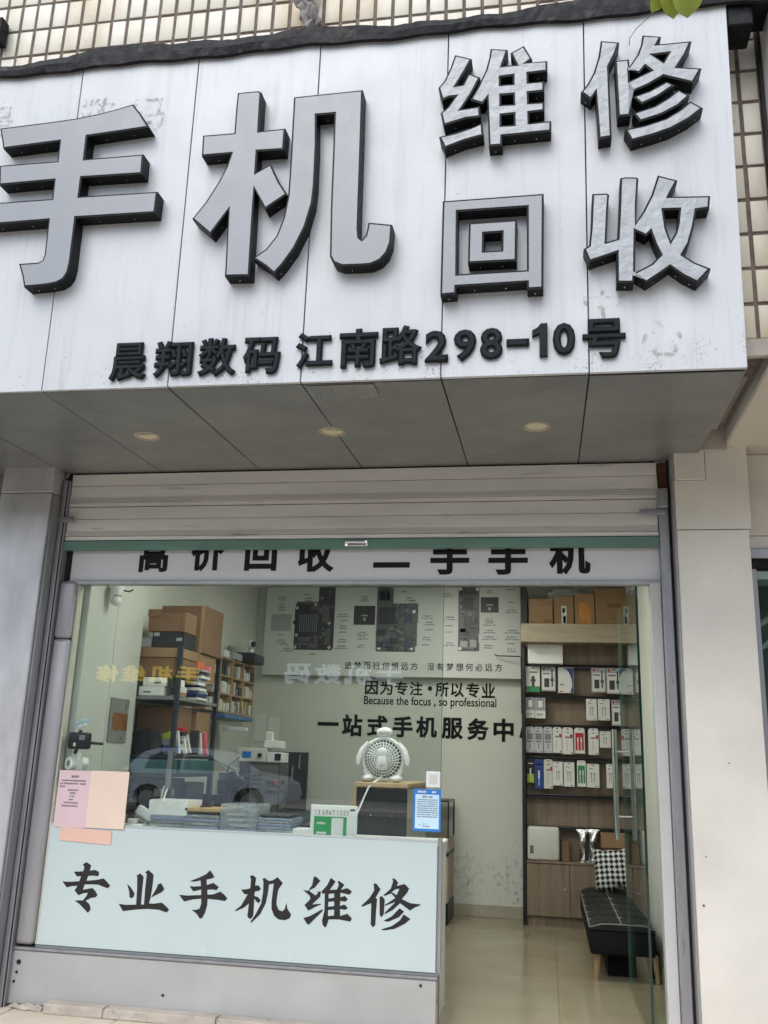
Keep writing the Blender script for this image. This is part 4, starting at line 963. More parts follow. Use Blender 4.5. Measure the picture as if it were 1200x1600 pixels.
# wooden sided display case by the back wall
t = thing('display_case', (1.2, 3.3, FZ), 'black framed display case with wooden front seen past the counter', 'display case')
pbox('base', t, black_steel, .9, 1.445, 3.12, 3.60, FZ, .20, .003); pbox('wood_front', t, wood_pale, .9, 1.44, 3.11, 3.60, .205, .56, .002); pbox('band', t, black_steel, .9, 1.445, 3.105, 3.60, .563, .59, .002); pbox('wood_front', t, wood_pale, .9, 1.44, 3.11, 3.60, .593, .70, .002)
pbox('glass', t, glass, .905, 1.44, 3.12, 3.128, .703, .99, 0)
for (x, y) in ((.9, 3.11), (1.432, 3.11), (1.432, 3.588), (.9, 3.588)): pbox('frame_post', t, black_steel, x, x+.012, y, y+.012, .702, .992, .001)
pbox('frame_top', t, black_steel, .9, 1.445, 3.105, 3.60, .993, 1.006, .001)

# ------------------------------------------------------------------ right shelf unit with goods
su = thing('display_shelf', (2.5, 3.5, FZ), 'tall wooden display shelf with black rails against the back wall', 'shelf')
pbox('side_post', su, black_steel, 2.044, 2.074, 3.36, 3.64, FZ, 2.36, .002)
pbox('back_panel', su, wood, 2.076, 2.948, 3.53, 3.64, FZ+.1, 2.50, .001)
pbox('header_board', su, wood_pale, 2.046, 2.948, 3.18, 3.225, 2.352, 2.512, .003); pbox('top_shelf', su, wood_pale, 2.046, 2.948, 3.227, 3.64, 2.490, 2.512, .002); pbox('header_underside', su, wood, 2.046, 2.948, 3.227, 3.36, 2.352, 2.37, .001)
pbox('top_end_panel', su, black_pl, 2.040, 2.10, 3.30, 3.64, 2.513, 2.86, .002)
for z in (2.178, 1.905, 1.655, 1.385, 1.075, .812):
    MB().cyl((2.075, 3.46, z), (2.948, 3.46, z), .011, seg=10).build('rail', black_steel, su); pbox('shelf_strip', su, black_steel, 2.076, 2.948, 3.44, 3.528, z-.026, z-.012, .001)
pbox('counter_board', su, wood, 2.076, 2.948, 3.345, 3.528, .528, .545, .002)
for x0, x1 in ((2.078, 2.428), (2.432, 2.80), (2.804, 2.946)):
    dr = pbox('cupboard_door', su, wood_pale if False else wood, x0, x1, 3.352, 3.372, .118, .524, .002)
    MB().cyl((x1-.04, 3.350, .33), (x1-.04, 3.338, .33), .010, seg=12).build('knob', steel, dr)
pbox('toe_board', su, wood, 2.076, 2.948, 3.385, 3.40, FZ, .114, .001)
def card(cat, label, x0, x1, z0, z1, y, base, style, group=None):
    t = thing('hang_pack', ((x0+x1)/2, y, z0), label, cat, group)
    w, h = x1-x0, z1-z0; cx = (x0+x1)/2; r = w*.22
    tab = style in ('tab', 'tabc', 'plug')
    L = [(x0, z0), (x1, z0), (x1, z1-r), (x1-r*.3, z1-r*.3), (x1-r, z1), (x0+r, z1), (x0+r*.3, z1-r*.3), (x0, z1-r)] if tab else [(x0, z0), (x1, z0), (x1, z1), (x0, z1)]
    hole = [(cx-w*.12, z1-h*.075), (cx-w*.12, z1-h*.04), (cx+w*.12, z1-h*.04), (cx+w*.12, z1-h*.075)]
    MB().prism([L, hole], y, y+(.004 if tab else .022)).build('card', base, t)
    def pr(name, mat, a, b, c, d, th=.0012): MB().box(x0+a*w, x0+b*w, y-th, y-.0002, z0+c*h, z0+d*h).build(name, mat, t)
    if style == 'box':      # upright carton with a print field
        pr('print_field', white_card, .06, .94, .05, .80); pr('dark_print', dark_grey, .20, .55, .16, .52, .0016); pr('dark_print', dark_grey, .70, .80, .18, .88, .0016); pr('heading', ink_grey, .12, .62, .68, .74, .0016); pr('red_mark', red_card, .10, .26, .86, .95); MB().cyl((x0+.75*w, y-.012, z0+.45*h), (x0+.75*w, y-.001, z0+.45*h), w*.13, seg=12).build('dial', teal, t)
    if style == 'figure':
        pr('green_base', green_card, .0, 1., .0, .22); pr('dark_print', dark_grey, .42, .62, .18, .62, .0016); pr('dark_print', dark_grey, .34, .70, .40, .50, .0018); pr('heading', ink_grey, .28, .85, .74, .80)
    if style == 'wave':
        MB().prism([[(x0+w*.98, z0+h*.01), (x0+w*.98, z0+h*.98), (x0+w*.45, z0+h*.98), (x0+w*.72, z0+h*.80), (x0+w*.88, z0+h*.55), (x0+w*.92, z0+h*.30), (x0+w*.78, z0+h*.01)]], y-.0012, y-.0002).build('blue_wave', blue_card, t); pr('red_mark', red_card, .12, .30, .04, .08); pr('heading', ink_grey, .12, .36, .30, .34)
    if style == 'grey':
        pr('white_band', white_card, .0, 1., .0, .36); pr('window', grey_card if base is not grey_card else mid_grey, .2, .85, .46, .92); pr('device', white_card, .30, .74, .52, .86, .002); text('figures', t, ink_grey, label_num.get(label, '20W'), x0+w*.14, x0+w*.78, z0+h*.10, z0+h*.24, y-.002, .0006, .02)
    if style == 'plug':
        pr('window', mid_grey, .14, .86, .50, .74); pr('heading', ink_grey, .18, .60, .80, .84); pr('figures', ink_grey, .16, .84, .40, .45); pr('cable', mid_grey, .44, .56, .14, .36, .002); pr('dot', ink, .14, .26, .03, .06); pr('dot', ink, .70, .82, .03, .06)
    if style == 'tab':
        pr('red_mark', red_card, .72, .96, .60, .74); pr('figures', ink_grey, .28, .66, .60, .66); pr('heading', ink_grey, .36, .66, .80, .83); pr('gold_cable', pcb_gold, .40, .46, .14, .52, .002); pr('red_mark', red_card, .78, .94, .03, .07)
    if style == 'tabc':
        col = red_card if 'red' in label else green_card
        pr('colour_field', col, .10, .90, .12, .80); 
        for a in (.30, .62): pr('cable', white_card, a, a+.09, .10, .60, .003); pr('plug', white_card, a-.03, a+.12, .46, .62, .004)
    if style == 'white':
        for a in (.36, .58): pr('cable', mid_grey, a, a+.05, .22, .62, .002); pr('plug', mid_grey, a-.03, a+.08, .54, .62, .003)
        pr('heading', ink_grey, .20, .50, .78, .81); pr('footer', ink_grey, .66, .88, .04, .07)
    if style == 'dark':
        pr('colour_field', lime if 'lime' in label else blue_card, .08, .92, .02, .38 if 'lime' in label else .94); pr('plug', white_card, .40, .58, .34, .62, .003); pr('cable', white_card, .46, .52, .10, .40, .002); pr('heading', white_card, .18, .80, .80, .84)
    return t
label_num = {}
Y1 = 3.425
G1 = 'hanging accessory packs'
card('package', 'white package with a dark figure and green base, leftmost of its rail', 2.08, 2.202, 1.941, 2.165, Y1, white_card, 'figure', G1)
card('package', 'white gadget box second from the left on the top rail', 2.216, 2.34, 1.950, 2.165, Y1, grey_card, 'box', G1)
card('package', 'white package with a dark blue wavy edge', 2.361, 2.494, 1.937, 2.160, Y1, white_card, 'wave', G1)
card('package', 'white gadget box right of the bare wood on the top rail', 2.649, 2.77, 1.947, 2.160, Y1, grey_card, 'box', G1)
card('package', 'white gadget box at the right end of the top rail', 2.776, 2.905, 1.937, 2.160, Y1, grey_card, 'box', G1)
label_num['small grey charger box at the far left of the second rail'] = '22W'
card('package', 'small grey charger box at the far left of the second rail', 2.077, 2.153, 1.717, 1.893, Y1, grey_card, 'grey', G1)
card('package', 'small grey charger box reading 20W', 2.158, 2.247, 1.715, 1.891, Y1, grey_card, 'grey', G1)
card('package', 'white cable pack left of its twin on the second rail', 2.598, 2.689, 1.708, 1.890, Y1, white_card, 'white', G1)
card('package', 'white cable pack right of its twin on the second rail', 2.698, 2.798, 1.711, 1.890, Y1, white_card, 'white', G1)
card('package', 'grey gadget box hanging low at the right of the second rail', 2.812, 2.914, 1.667, 1.885, Y1-.02, grey_card, 'box', G1)
for i, (a, b_) in enumerate(((2.077, 2.146), (2.149, 2.222), (2.229, 2.303))):
    card('package', 'grey printed plug card, %s of three at the left of the third rail' % ('first', 'second', 'third')[i], a, b_, 1.423, 1.642, Y1, pm('card_palegrey', (.52, .53, .55), .4), 'plug', G1)
card('package', 'white cable card with red label next to the three grey cards', 2.308, 2.383, 1.426, 1.642, Y1, white_card, 'tab', G1)
card('package', 'white cable card with red label left of the red card', 2.388, 2.480, 1.417, 1.642, Y1-.006, white_card, 'tab', G1)
card('package', 'red cable card with white cables on the third rail', 2.491, 2.579, 1.426, 1.641, Y1, white_card, 'tabc', G1)
card('package', 'white cable card with red label right of the red card', 2.609, 2.696, 1.418, 1.640, Y1, white_card, 'tab', G1)
card('package', 'short white earphone box at the right of the third rail', 2.706, 2.798, 1.481, 1.618, Y1, white_card, 'white', G1)
card('package', 'black and lime pack at the far left of the fourth rail', 2.080, 2.148, 1.167, 1.366, Y1, black_pl, 'dark', G1)
card('package', 'dark blue pack with a white cable on the fourth rail', 2.151, 2.222, 1.124, 1.366, Y1, blue_card, 'dark', G1)
card('package', 'long white cable card next to the dark blue pack', 2.228, 2.303, 1.127, 1.370, Y1, offwhite, 'tab', G1)
card('package', 'white cable pack third from the green card', 2.305, 2.387, 1.155, 1.351, Y1-.012, white_card, 'white', G1)
card('package', 'white cable pack just left of the green card', 2.396, 2.486, 1.149, 1.350, Y1, white_card, 'white', G1)
card('package', 'green cable card with white cables on the fourth rail', 2.509, 2.582, 1.153, 1.368, Y1, white_card, 'tabc', G1)
card('package', 'white cable pack just right of the green card', 2.590, 2.694, 1.149, 1.343, Y1, white_card, 'white', G1)
card('package', 'white cable pack at the right of the fourth rail behind the handle', 2.754, 2.819, 1.148, 1.347, Y1, white_card, 'white', G1)
# cartons on the top shelf
def carton(label, x0, x1, y0, y1, z0, z1, mat=kraft, extras=(), name='carton', cat='box'):
    t = thing(name, ((x0+x1)/2, (y0+y1)/2, z0), label, cat)
    pbox('box', t, mat, x0, x1, y0, y1, z0, z1, .004, 2)
    for (nm, m2, a, b, c, d) in extras: MB().box(x0+a*(x1-x0), x0+b*(x1-x0), y0-.0012, y0-.0002, z0+c*(z1-z0), z0+d*(z1-z0)).build(nm, m2, t)
    return t
carton('brown carton with a flap seam, leftmost on the top shelf', 2.116, 2.322, 3.235, 3.50, 2.513, 2.74, kraft, (('tape', pm('tape_clear', (.34, .225, .125), .2), 0, 1, .62, .66), ('print', kraft_dark, .64, .78, .06, .18), ('print', kraft_dark, .81, .95, .06, .18), ('print', kraft_dark, .1, .2, .06, .12)))
carton('brown carton with a white shipping label on the top shelf', 2.333, 2.503, 3.235, 3.50, 2.513, 2.76, kraft, (('label_strip', pm('label_greenish', (.60, .66, .58), .5), .38, .64, 0, .66), ('print', ink_grey, .43, .56, .42, .58), ('print', ink_grey, .46, .60, .05, .30)))
carton('brown carton with orange tape on the top shelf', 2.512, 2.682, 3.235, 3.50, 2.513, 2.785, kraft, (('orange_tape', tape, .22, .78, .03, .72),))
carton('largest brown carton with printed marks at the right of the top shelf', 2.690, 2.945, 3.235, 3.52, 2.513, 2.835, kraft, (('print', kraft_dark, .40, .82, .46, .58), ('tape', MATS['tape_clear'], .0, 1, .06, .10)))
o = MB().ball((2.42, 3.40, 2.80), .16, .10, .06, 18, 10)
for v in o.bm.verts: v.co += Vector((0, random.uniform(-.012, .012), random.uniform(-.014, .014)))
tag(o.build('plastic_bag', bag_clear, None, True), 'crumpled clear bag lying over the cartons on the top shelf', 'bag')
t = thing('white_lightbox', (2.255, 3.35, 2.19), 'plain white rectangular box on the topmost rail shelf', 'box')
pbox('case', t, pm('bright_white', (.80, .80, .77), .4, var=.02), 2.101, 2.405, 3.345, 3.43, 2.182, 2.352, .006, 2); pbox('foot', t, black_pl, 2.13, 2.38, 3.36, 3.42, 2.168, 2.181, .001)
# lower shelf
t = thing('white_appliance', (2.21, 3.42, .545), 'white rounded boxy appliance on the lower shelf', 'appliance')
pbox('case', t, offwhite, 2.083, 2.350, 3.36, 3.52, .547, .815, .022, 3, True); pbox('vent', t, mid_grey, 2.105, 2.135, 3.3585, 3.3605, .60, .665, .001)
for i in range(5): pbox('vent_slot', t, dark_grey, 2.107, 2.133, 3.3572, 3.3584, .606+.011*i, .611+.011*i, 0)
carton('dark brown box standing right of the white appliance', 2.368, 2.43, 3.40, 3.52, .546, .71, kraft_dark)
def foil_bag(label, x, z0, h, ph):
    m_ = MB(); n, k = 12, 12; rings = []
    for j in range(n+1):
        v = j/n; w = (.040*(1-.35*math.sin(v*math.pi*.9)) if v < .85 else .030+.03*(v-.85)/.15)*(1+.08*math.sin(9*v+ph)); dp = .026*(1-.9*max(0, v-.7)/.3)
        rings.append([m_.bm.verts.new((x+w*math.cos(2*math.pi*i/k)*(1+.10*math.sin(5*i+7*v+ph))+.006*math.sin(6*v+ph), 3.41+dp*math.sin(2*math.pi*i/k)*(1+.15*math.sin(3*i+11*v)), z0+h*v)) for i in range(k)])
    for j in range(n):
        for i in range(k): m_.bm.faces.new((rings[j][i], rings[j][(i+1) % k], rings[j+1][(i+1) % k], rings[j+1][i]))
    m_.bm.faces.new(rings[0][::-1]); m_.bm.faces.new(rings[-1])
    t = thing('foil_bag', (x, 3.41, z0), label, 'bag', 'silver foil bags'); m_.build('bag', foil, t, False)
    pbox('dark_side', t, black_pl, x+.012, x+.040, 3.378, 3.383, z0+.02, z0+h*.62, .002)
foil_bag('silver foil bag, left of the two behind the cushion', 2.545, .546, .26, .3); foil_bag('silver foil bag, right of the two behind the cushion', 2.625, .546, .265, 2.1)
carton('flat tan box lying behind the checkered cushion', 2.69, 2.93, 3.37, 3.52, .67, .79, kraft); carton('low brown box under the flat tan box', 2.70, 2.92, 3.39, 3.52, .546, .668, kraft_dark)

# ------------------------------------------------------------------ bench and cushion
bn_ = thing('bench', (2.73, 2.25, FZ), 'low black tufted bench with pale stitching and a wooden leg', 'bench')
BX0, BX1, BY0, BY1 = 2.500, 2.900, 1.38, 3.20
MB().box(BX0+.006, BX1, BY0+.006, BY1, .196, .338, .016, 3).build('base', navy, bn_, True)
ny, nx_ = 6, 2
MB().box(2.62, 2.93, 1.60, 3.18, FZ, .1955, .004).build('shade_block', navy, bn_)  # black block added to stand in for the shadow under the bench
for i in range(nx_):
    for j in range(ny):
        xa = BX0+(BX1-BX0)*i/nx_; xb = BX0+(BX1-BX0)*(i+1)/nx_; ya = BY0+(BY1-BY0)*j/ny; yb = BY0+(BY1-BY0)*(j+1)/ny
        m_ = MB(); n = 8; g_ = []
        for a in range(n+1):
            row = []
            for b in range(n+1):
                u, v = a/n, b/n; e = (1-(2*u-1)**6)*(1-(2*v-1)**6)
                X_ = xa+(xb-xa)*u; U_ = (X_-BX0)/(BX1-BX0); row.append(m_.bm.verts.new((X_, ya+(yb-ya)*v, .350+.014*e**.6+.022*(1-(2*U_-1)**4)*min(1, 6*U_))))
            g_.append(row)
        for a in range(n):
            for b in range(n): m_.bm.faces.new((g_[a][b], g_[a+1][b], g_[a+1][b+1], g_[a][b+1]))
        bd = [g_[a][0] for a in range(n+1)]+[g_[n][b] for b in range(1, n+1)]+[g_[a][n] for a in range(n-1, -1, -1)]+[g_[0][b] for b in range(n-1, 0, -1)]
        lo = [m_.bm.verts.new((v.co.x, v.co.y, .3385)) for v in bd]
        for q in range(len(bd)): m_.bm.faces.new((bd[q], bd[(q+1) % len(bd)], lo[(q+1) % len(lo)], lo[q]))
        m_.build('cushion_panel', leather, bn_, True)
for j in range(0, ny+1):
    y = BY0+(BY1-BY0)*j/ny+(.006 if j == 0 else -.004)
    MB().tube([(BX0+(BX1-BX0)*q/12, y, .3535+.022*(1-(q/6-1)**4)*min(1, q/2)) for q in range(13)], .0026, 5).build('stitching', thread, bn_)
for x in (BX0+.006, (BX0+BX1)/2): MB().tube([(x, BY0+.004, .3545 if x < 2.6 else .3765), (x, BY1, .3545 if x < 2.6 else .3765)], .0026, 5).build('stitching', thread, bn_)
for (x, y, sx, sy) in ((2.553, 1.47, -.006, -.012), (2.553, 3.08, -.006, .012), (2.90, 1.47, .006, -.012), (2.90, 3.08, .006, .012)):
    MB().cyl((x+sx*2, y+sy, FZ), (x, y, .197), .013, .021, seg=14).build('leg', leg_wood, bn_, True)
def checker_mat():
    m, nt, b = newmat('checkered_cloth')
    v = coord(nt, 'obj', (1, 0, 1), (0, R(45), 0))
    ch = nt.nodes.new('ShaderNodeTexChecker'); ch.inputs['Scale'].default_value = 35
    ch.inputs['Color1'].default_value = (.62, .62, .60, 1); ch.inputs['Color2'].default_value = (.012, .012, .014, 1)
    mp = nt.nodes.new('ShaderNodeMapping'); mp.vector_type = 'POINT'; mp.inputs['Rotation'].default_value = (0, R(45), 0); mp.inputs['Location'].default_value = (.0071, .013, .0033)
    tc = nt.nodes.new('ShaderNodeTexCoord'); fl_ = nt.nodes.new('ShaderNodeMapping'); fl_.inputs['Scale'].default_value = (1, 0, 1)
    nt.links.new(tc.outputs['Object'], fl_.inputs[0]); nt.links.new(fl_.outputs[0], mp.inputs[0]); nt.links.new(mp.outputs[0], ch.inputs['Vector'])
    nt.links.new(ch.outputs[0], b.inputs['Base Color']); b.inputs['Roughness'].default_value = .8; return m
m_ = MB(); n = 18; G = {}
for sd in (-1, 1):
    for a in range(n+1):
        for b in range(n+1):
            u, v = 2*a/n-1, 2*b/n-1; e = max(0, (1-u**4)*(1-v**4))**.5
            pin = 1-.07*(abs(u)**2*(1-abs(v)))-.0
            x = .150*u*(1-.06*(1-v*v)*abs(u)); z = .165*v*(1-.06*(1-u*u)*abs(v))
            if e < 1e-6 and sd == 1: G[(1, a, b)] = G[(-1, a, b)]; continue
            G[(sd, a, b)] = m_.bm.verts.new((x, sd*.085*e+.008*math.sin(7*u+3*v)*e, z+.010*math.sin(5*u)*(1-v)+.006*math.sin(9*u+2*v)))
    for a in range(n):
        for b in range(n):
            q = [G[(sd, a, b)], G[(sd, a+1, b)], G[(sd, a+1, b+1)], G[(sd, a, b+1)]]
            m_.bm.faces.new(q if sd < 0 else q[::-1])
o = m_.build('cushion', checker_mat(), None, True)
o.location = (2.755, 2.95, .540); o.rotation_euler = (R(-14), R(-5), R(-6)); o.scale = (.98, 1, .96)
tag(o, 'black and white checkered cushion leaning at the far end of the bench', 'cushion')

# ------------------------------------------------------------------ left cupboard and rack
cb = thing('white_cupboard', (-.45, .45, FZ), 'tall white cupboard behind the left end of the window', 'cupboard')
pbox('door', cb, cup_white, -.498, -.400, .075, .452, FZ, 2.55, .003); pbox('door', cb, cup_white, -.498, -.402, .462, .850, FZ, 2.55, .003)
pbox('gap', cb, black_gap, -.498, -.405, .453, .461, FZ, 2.55, 0)
t = thing('grey_pouch', (-.398, .6, 1.36), 'grey plastic pouch with a brown print hung on the white cupboard', 'pouch')
m_ = MB().box(-.3995, -.394, .485, .745, 1.365, 1.635, .002); m_.build('pouch', pm('pouch_grey', (.20, .20, .19), .3, var=.2), t)
m_ = MB().box(-.3938, -.3925, .525, .735, 1.44, 1.545); m_.build('print', pm('print_brown', (.19, .075, .025), .45, var=.3, vs=20), t)
t = thing('ceiling_camera', (-.345, .30, 2.18), 'white ball camera hanging from the lintel at top left', 'camera')
MB().cyl((-.345, .30, 2.30), (-.345, .30, 2.238), .045, .036, seg=20).build('base', white_pl, t, True); MB().ball((-.345, .30, 2.208), .034, .034, .034).build('ball', white_pl, t, True)
MB().tube([(-.30, .30, 2.27), (-.265, .30, 2.262), (-.24, .30, 2.275)], .005).build('aerial', black_pl, t)
MB().tube([(-.385, .30, 2.27), (-.40, .28, 2.22), (-.42, .24, 2.215), (-.44, .18, 2.27)], .004).build('cable', white_pl, t)
rk = thing('steel_rack', (-.3, 1.25, FZ), 'dark steel rack full of boxes along the left wall', 'rack')
RX0, RX1, RY0, RY1 = -.495, -.125, .885, 1.66
for x in (RX0, RX1-.03):
    for y in (RY0, RY1-.03): pbox('post', rk, rack_blue, x, x+.03, y, y+.03, FZ, 2.0, .002)
for z in (.45, .95, 1.30, 1.672): pbox('shelf_board', rk, rack_blue if z < 1.6 else mid_grey, RX0+.002, RX1-.002, RY0+.002, RY1-.002, z-.022, z, .003)
# boxes: upper shelf, top pile
carton('brown carton on the rack with a pale grey box above the white stack', -.44, -.135, .90, 1.20, 1.80, 1.925, kraft_dark); 
carton('white flat boxes at the bottom of the rack pile', -.41, -.235, .895, 1.10, 1.675, 1.735, white_card, (('print', ink_grey, .2, .5, .3, .5),)); carton('upper white flat box under the brown carton on the rack', -.385, -.225, .895, 1.10, 1.737, 1.795, white_card, (('print', ink_grey, .5, .8, .3, .5),))
carton('wide kraft carton in the middle of the rack pile', -.445, -.130, .895, 1.20, 1.928, 1.992, kraft)
carton('black box with white print under the open carton', -.352, -.125, .90, 1.12, 1.995, 2.098, black_pl, (('print', grey_card, .05, .22, .72, .95), ('print', grey_card, .76, .94, .42, .62)))
carton('small grey box beside the black box on the rack pile', -.435, -.357, .91, 1.05, 1.995, 2.06, grey_card)
t = carton('orange brown carton with its flap raised on top of the rack pile', -.39, -.155, .90, 1.10, 2.101, 2.225, pm('carton_orange', (.20, .108, .058), .75, var=.12, vs=6))
MB().box(-.395, -.30, .895, .899, 2.20, 2.25).build('flap', MATS['carton_orange'], t); MB().box(-.153, -.125, .90, 1.10, 2.10, 2.235).build('flap', MATS['carton_orange'], t)
carton('big brown carton at the back of the rack pile', -.455, -.12, 1.25, 1.62, 2.0, 2.335, kraft_dark, (('tape', MATS['tape_clear'], .9, .98, 0, 1),))
carton('brown box under the big carton at the back of the rack', -.44, -.14, 1.25, 1.58, 1.80, 1.998, kraft); 
k = 0
pos_words = ['lowest', 'second', 'third', 'fourth', 'fifth', 'sixth', 'topmost']
t = thing('flat_box_pile', (-.19, 1.40, 1.675), 'untidy pile of thin white and blue boxes at the far end of the rack', 'boxes')
z = 1.675
for i in range(13):
    h = random.uniform(.012, .022); a = random.uniform(-.30, -.24); yy = random.uniform(1.20, 1.26)
    pbox('thin_box', t, random.choice((white_card, white_card, grey_card, blue_card, dark_grey, rack_blue)), a, random.uniform(-.14, -.10), yy, yy+random.uniform(.14, .2), z, z+h-.001, .001); z += h
tag(pbox('pink_box', None, pinkm, -.16, -.115, 1.38, 1.44, z, z+.03, .004, 2), 'small pink box on the untidy pile of thin boxes', 'box')
tag(pbox('orange_label_box', None, pm('orange_red', (.62, .15, .06), .5), -.215, -.135, 1.22, 1.35, z, z+.05, .002), 'orange red box on the untidy pile of thin boxes', 'box')
# middle shelf: cartons behind uprights
carton('brown carton at the front of the middle rack shelf', -.47, -.18, 1.05, 1.30, 1.305, 1.62, kraft_dark); carton('brown carton at the far end of the middle rack shelf', -.44, -.16, 1.34, 1.62, 1.305, 1.60, kraft)
for i, (y, hgt, mt, lb) in enumerate(((.92, .20, black_pl, 'black folder leaning at the front of the middle shelf'), (.95, .19, dark_grey, 'dark grey folder behind the black folder'), (.985, .17, lime, 'lime green folder on the middle rack shelf'))):
    mm = Matrix.Translation((-.33+.055*i, y, 1.305+.005)) @ Matrix.Rotation(R(-16), 4, 'Y')
    tag(MB().box(-.06, .06, -.008, .008, 0, hgt*.75, .001, 1, mm).build('folder', mt), lb, 'folder')
for i in range(6):
    x = -.135; y = 1.02+.10*i
    mm = Matrix.Translation((-.165+.006*(i % 2), y, 1.308)) @ Matrix.Rotation(R(random.uniform(-18, 6)), 4, 'Y') @ Matrix.Rotation(R(random.uniform(-16, 16)), 4, 'X')
    tag(MB().box(-.035, .035, -.012, .012, 0, random.uniform(.12, .17), .001, 1, mm).build('upright_box', (white_card, white_card, offwhite, dark_grey, white_card, pinkm)[i]), '%s upright phone box from the near post on the middle rack shelf' % ('first', 'second', 'third', 'fourth', 'fifth', 'sixth')[i], 'box', 'upright phone boxes on the rack')
t = thing('teal_drawer_row', (-.3, 1.2, .95), 'row of teal plastic drawers on the rack above the dark lower shelf', 'drawers')
pbox('front_drawer', t, teal, -.485, -.135, .885, 1.0, 1.180, 1.270, .004); MB().box(-.48, -.14, .881, .8845, 1.25, 1.268).build('lip', teal, t)
for i in range(4): pbox('side_drawer', t, teal, -.30, -.120, 1.02+.16*i, 1.17+.16*i, 1.180, 1.270, .004)
pbox('rest', t, rack_blue, -.485, -.13, .89, 1.65, 1.160, 1.178, .001)
tag(pbox('grey_metal_strip', None, mid_grey, -.085, -.055, .70, .72, 1.10, 1.32, .002), 'narrow grey metal upright before the rack', 'strip')
tag(MB().tube([(-.07, .71, 1.10), (-.075, .66, 1.02), (-.06, .60, .96), (-.06, .58, .90)], .006).build('white_lead', white_pl), 'white lead hanging from the narrow grey upright', 'cable')
for i, (x0, x1, y0, y1, z0, z1, mt, lb) in enumerate(((-.45, -.17, .93, 1.25, .955, 1.15, black_pl, 'black box on the dark lower rack shelf'), (-.42, -.16, 1.28, 1.6, .955, 1.12, dark_grey, 'dark grey box on the lower rack shelf'), (-.46, -.15, .92, 1.3, .455, .80, dark_grey, 'dark grey crate low down on the rack'))):
    tag(pbox('dark_box', None, mt, x0, x1, y0, y1, z0, z1, .006), lb, 'box')
# cubby shelf on the left wall
ck = thing('pine_cubby', (-.45, 2.7, 1.65), 'pine cubbyhole shelf with small parts on the left wall', 'shelf')
CY0, CY1, CZ0, CZ1 = 2.10, 3.30, 1.66, 2.10
for j in range(5): pbox('divider', ck, wood_tan, XL+.002, -.385, CY0+(CY1-CY0)*j/4-.006, CY0+(CY1-CY0)*j/4+.006, CZ0, CZ1, .001)
for k in range(4): 
    for j in range(4): pbox('shelf_board', ck, wood_tan, XL+.002, -.387, CY0+(CY1-CY0)*j/4+.0065, CY0+(CY1-CY0)*(j+1)/4-.0065, CZ0+(CZ1-CZ0)*k/3-.006, CZ0+(CZ1-CZ0)*k/3+.006, .001)
pal = [white_card, white_card, grey_card, clear_pl, offwhite, white_pl, dark_grey, kraft, pm('yellow_muted', (.45, .40, .12), .5), black_pl, mid_grey, offwhite]
rown = ('bottom', 'middle', 'top'); coln = ('nearest', 'second', 'third', 'farthest')
for k in range(3):
    for j in range(4):
        t = thing('cubby_parts', (-.44, CY0+.3*(j+.5), CZ0+.147*k+.008), 'small packets in the %s compartment of the %s cubby row' % (coln[j], rown[k]), 'packets', 'packets in the pine cubby'); y = CY0+.3*j+.02
        while y < CY0+.3*(j+1)-.07:
            w = random.uniform(.03, .07); pbox('packet', t, random.choice(pal), -.47, random.uniform(-.40, -.378), y, y+w-.004, CZ0+.147*k+.0075, CZ0+.147*k+random.uniform(.06, .12), .001); y += w
carton('orange and white box on top of the pine cubby', -.48, -.39, 2.14, 2.36, 2.108, 2.215, pm('orange_box', (.45, .13, .035), .5), (('white_end', white_card, .5, 1., 0., 1.),)); carton('small white box on top of the pine cubby', -.47, -.38, 2.42, 2.56, 2.108, 2.165, white_card)
carton('grey box on the pine cubby beside the printer', -.47, -.36, 2.62, 2.84, 2.108, 2.165, grey_card)
t = thing('black_printer', (-.37, 3.05, 2.108), 'black compact printer on the pine cubby under the white camera', 'printer')
pbox('body', t, black_pl, -.49, -.27, 2.92, 3.20, 2.108, 2.19, .010, 2); pbox('paper_slot', t, dark_grey, -.268, -.265, 2.96, 3.16, 2.13, 2.145, .0005); pbox('lid', t, dark_grey, -.48, -.30, 2.94, 3.18, 2.191, 2.20, .003)
t = thing('security_camera', (-.35, 3.06, 2.20), 'white round headed security camera with black face standing on the printer', 'camera')
MB().cyl((-.35, 3.04, 2.201), (-.35, 3.04, 2.235), .028, .024, seg=18).build('base', white_pl, t, True); MB().ball((-.35, 3.04, 2.275), .040, .040, .044).build('head', white_pl, t, True); MB().ball((-.325, 3.013, 2.280), .025, .018, .028).build('face', black_pl, t, True)
tag(pbox('blue_tray', None, pm('tray_blue', (.06, .16, .32), .4), -.44, -.20, 2.05, 2.75, 1.59, 1.625, .006), 'shallow blue tray under the pine cubby', 'tray')
tag(pbox('wall_lamp_bar', None, white_pl, -.30, -.10, 2.30, 2.34, 1.50, 1.53, .004), 'white lamp bar below the blue tray', 'lamp')
# workbench and instruments
wk = thing('workbench', (-.1, 2.4, FZ), 'long workbench along the left wall behind the counter', 'workbench')
pbox('top', wk, pm('bench_mat', (.05, .09, .12), .6, var=.2), -.49, .42, 1.72, 3.50, .83, .86, .003)
for x in (-.45, .36):
    for y in (1.76, 3.42): pbox('leg', wk, mid_grey, x, x+.04, y, y+.04, FZ, .829, .002)
t = thing('bench_supply', (.17, 2.1, .86), 'tall grey bench power unit with dark and red knobs', 'instrument')
pbox('case', t, dark_grey, .05, .285, 1.98, 2.22, .861, 1.268, .006, 2); pbox('front', t, pm('instr_front', (.12, .125, .12), .5), .06, .275, 1.974, 1.979, .88, 1.25, .001)
for i in range(3):
    for j, z in enumerate((1.06, 1.13)): MB().cyl((.20+.03*i, 1.975, z), (.20+.03*i, 1.955, z), .012, seg=12).build('knob', red_card if (i, j) == (2, 1) else black_pl, t)
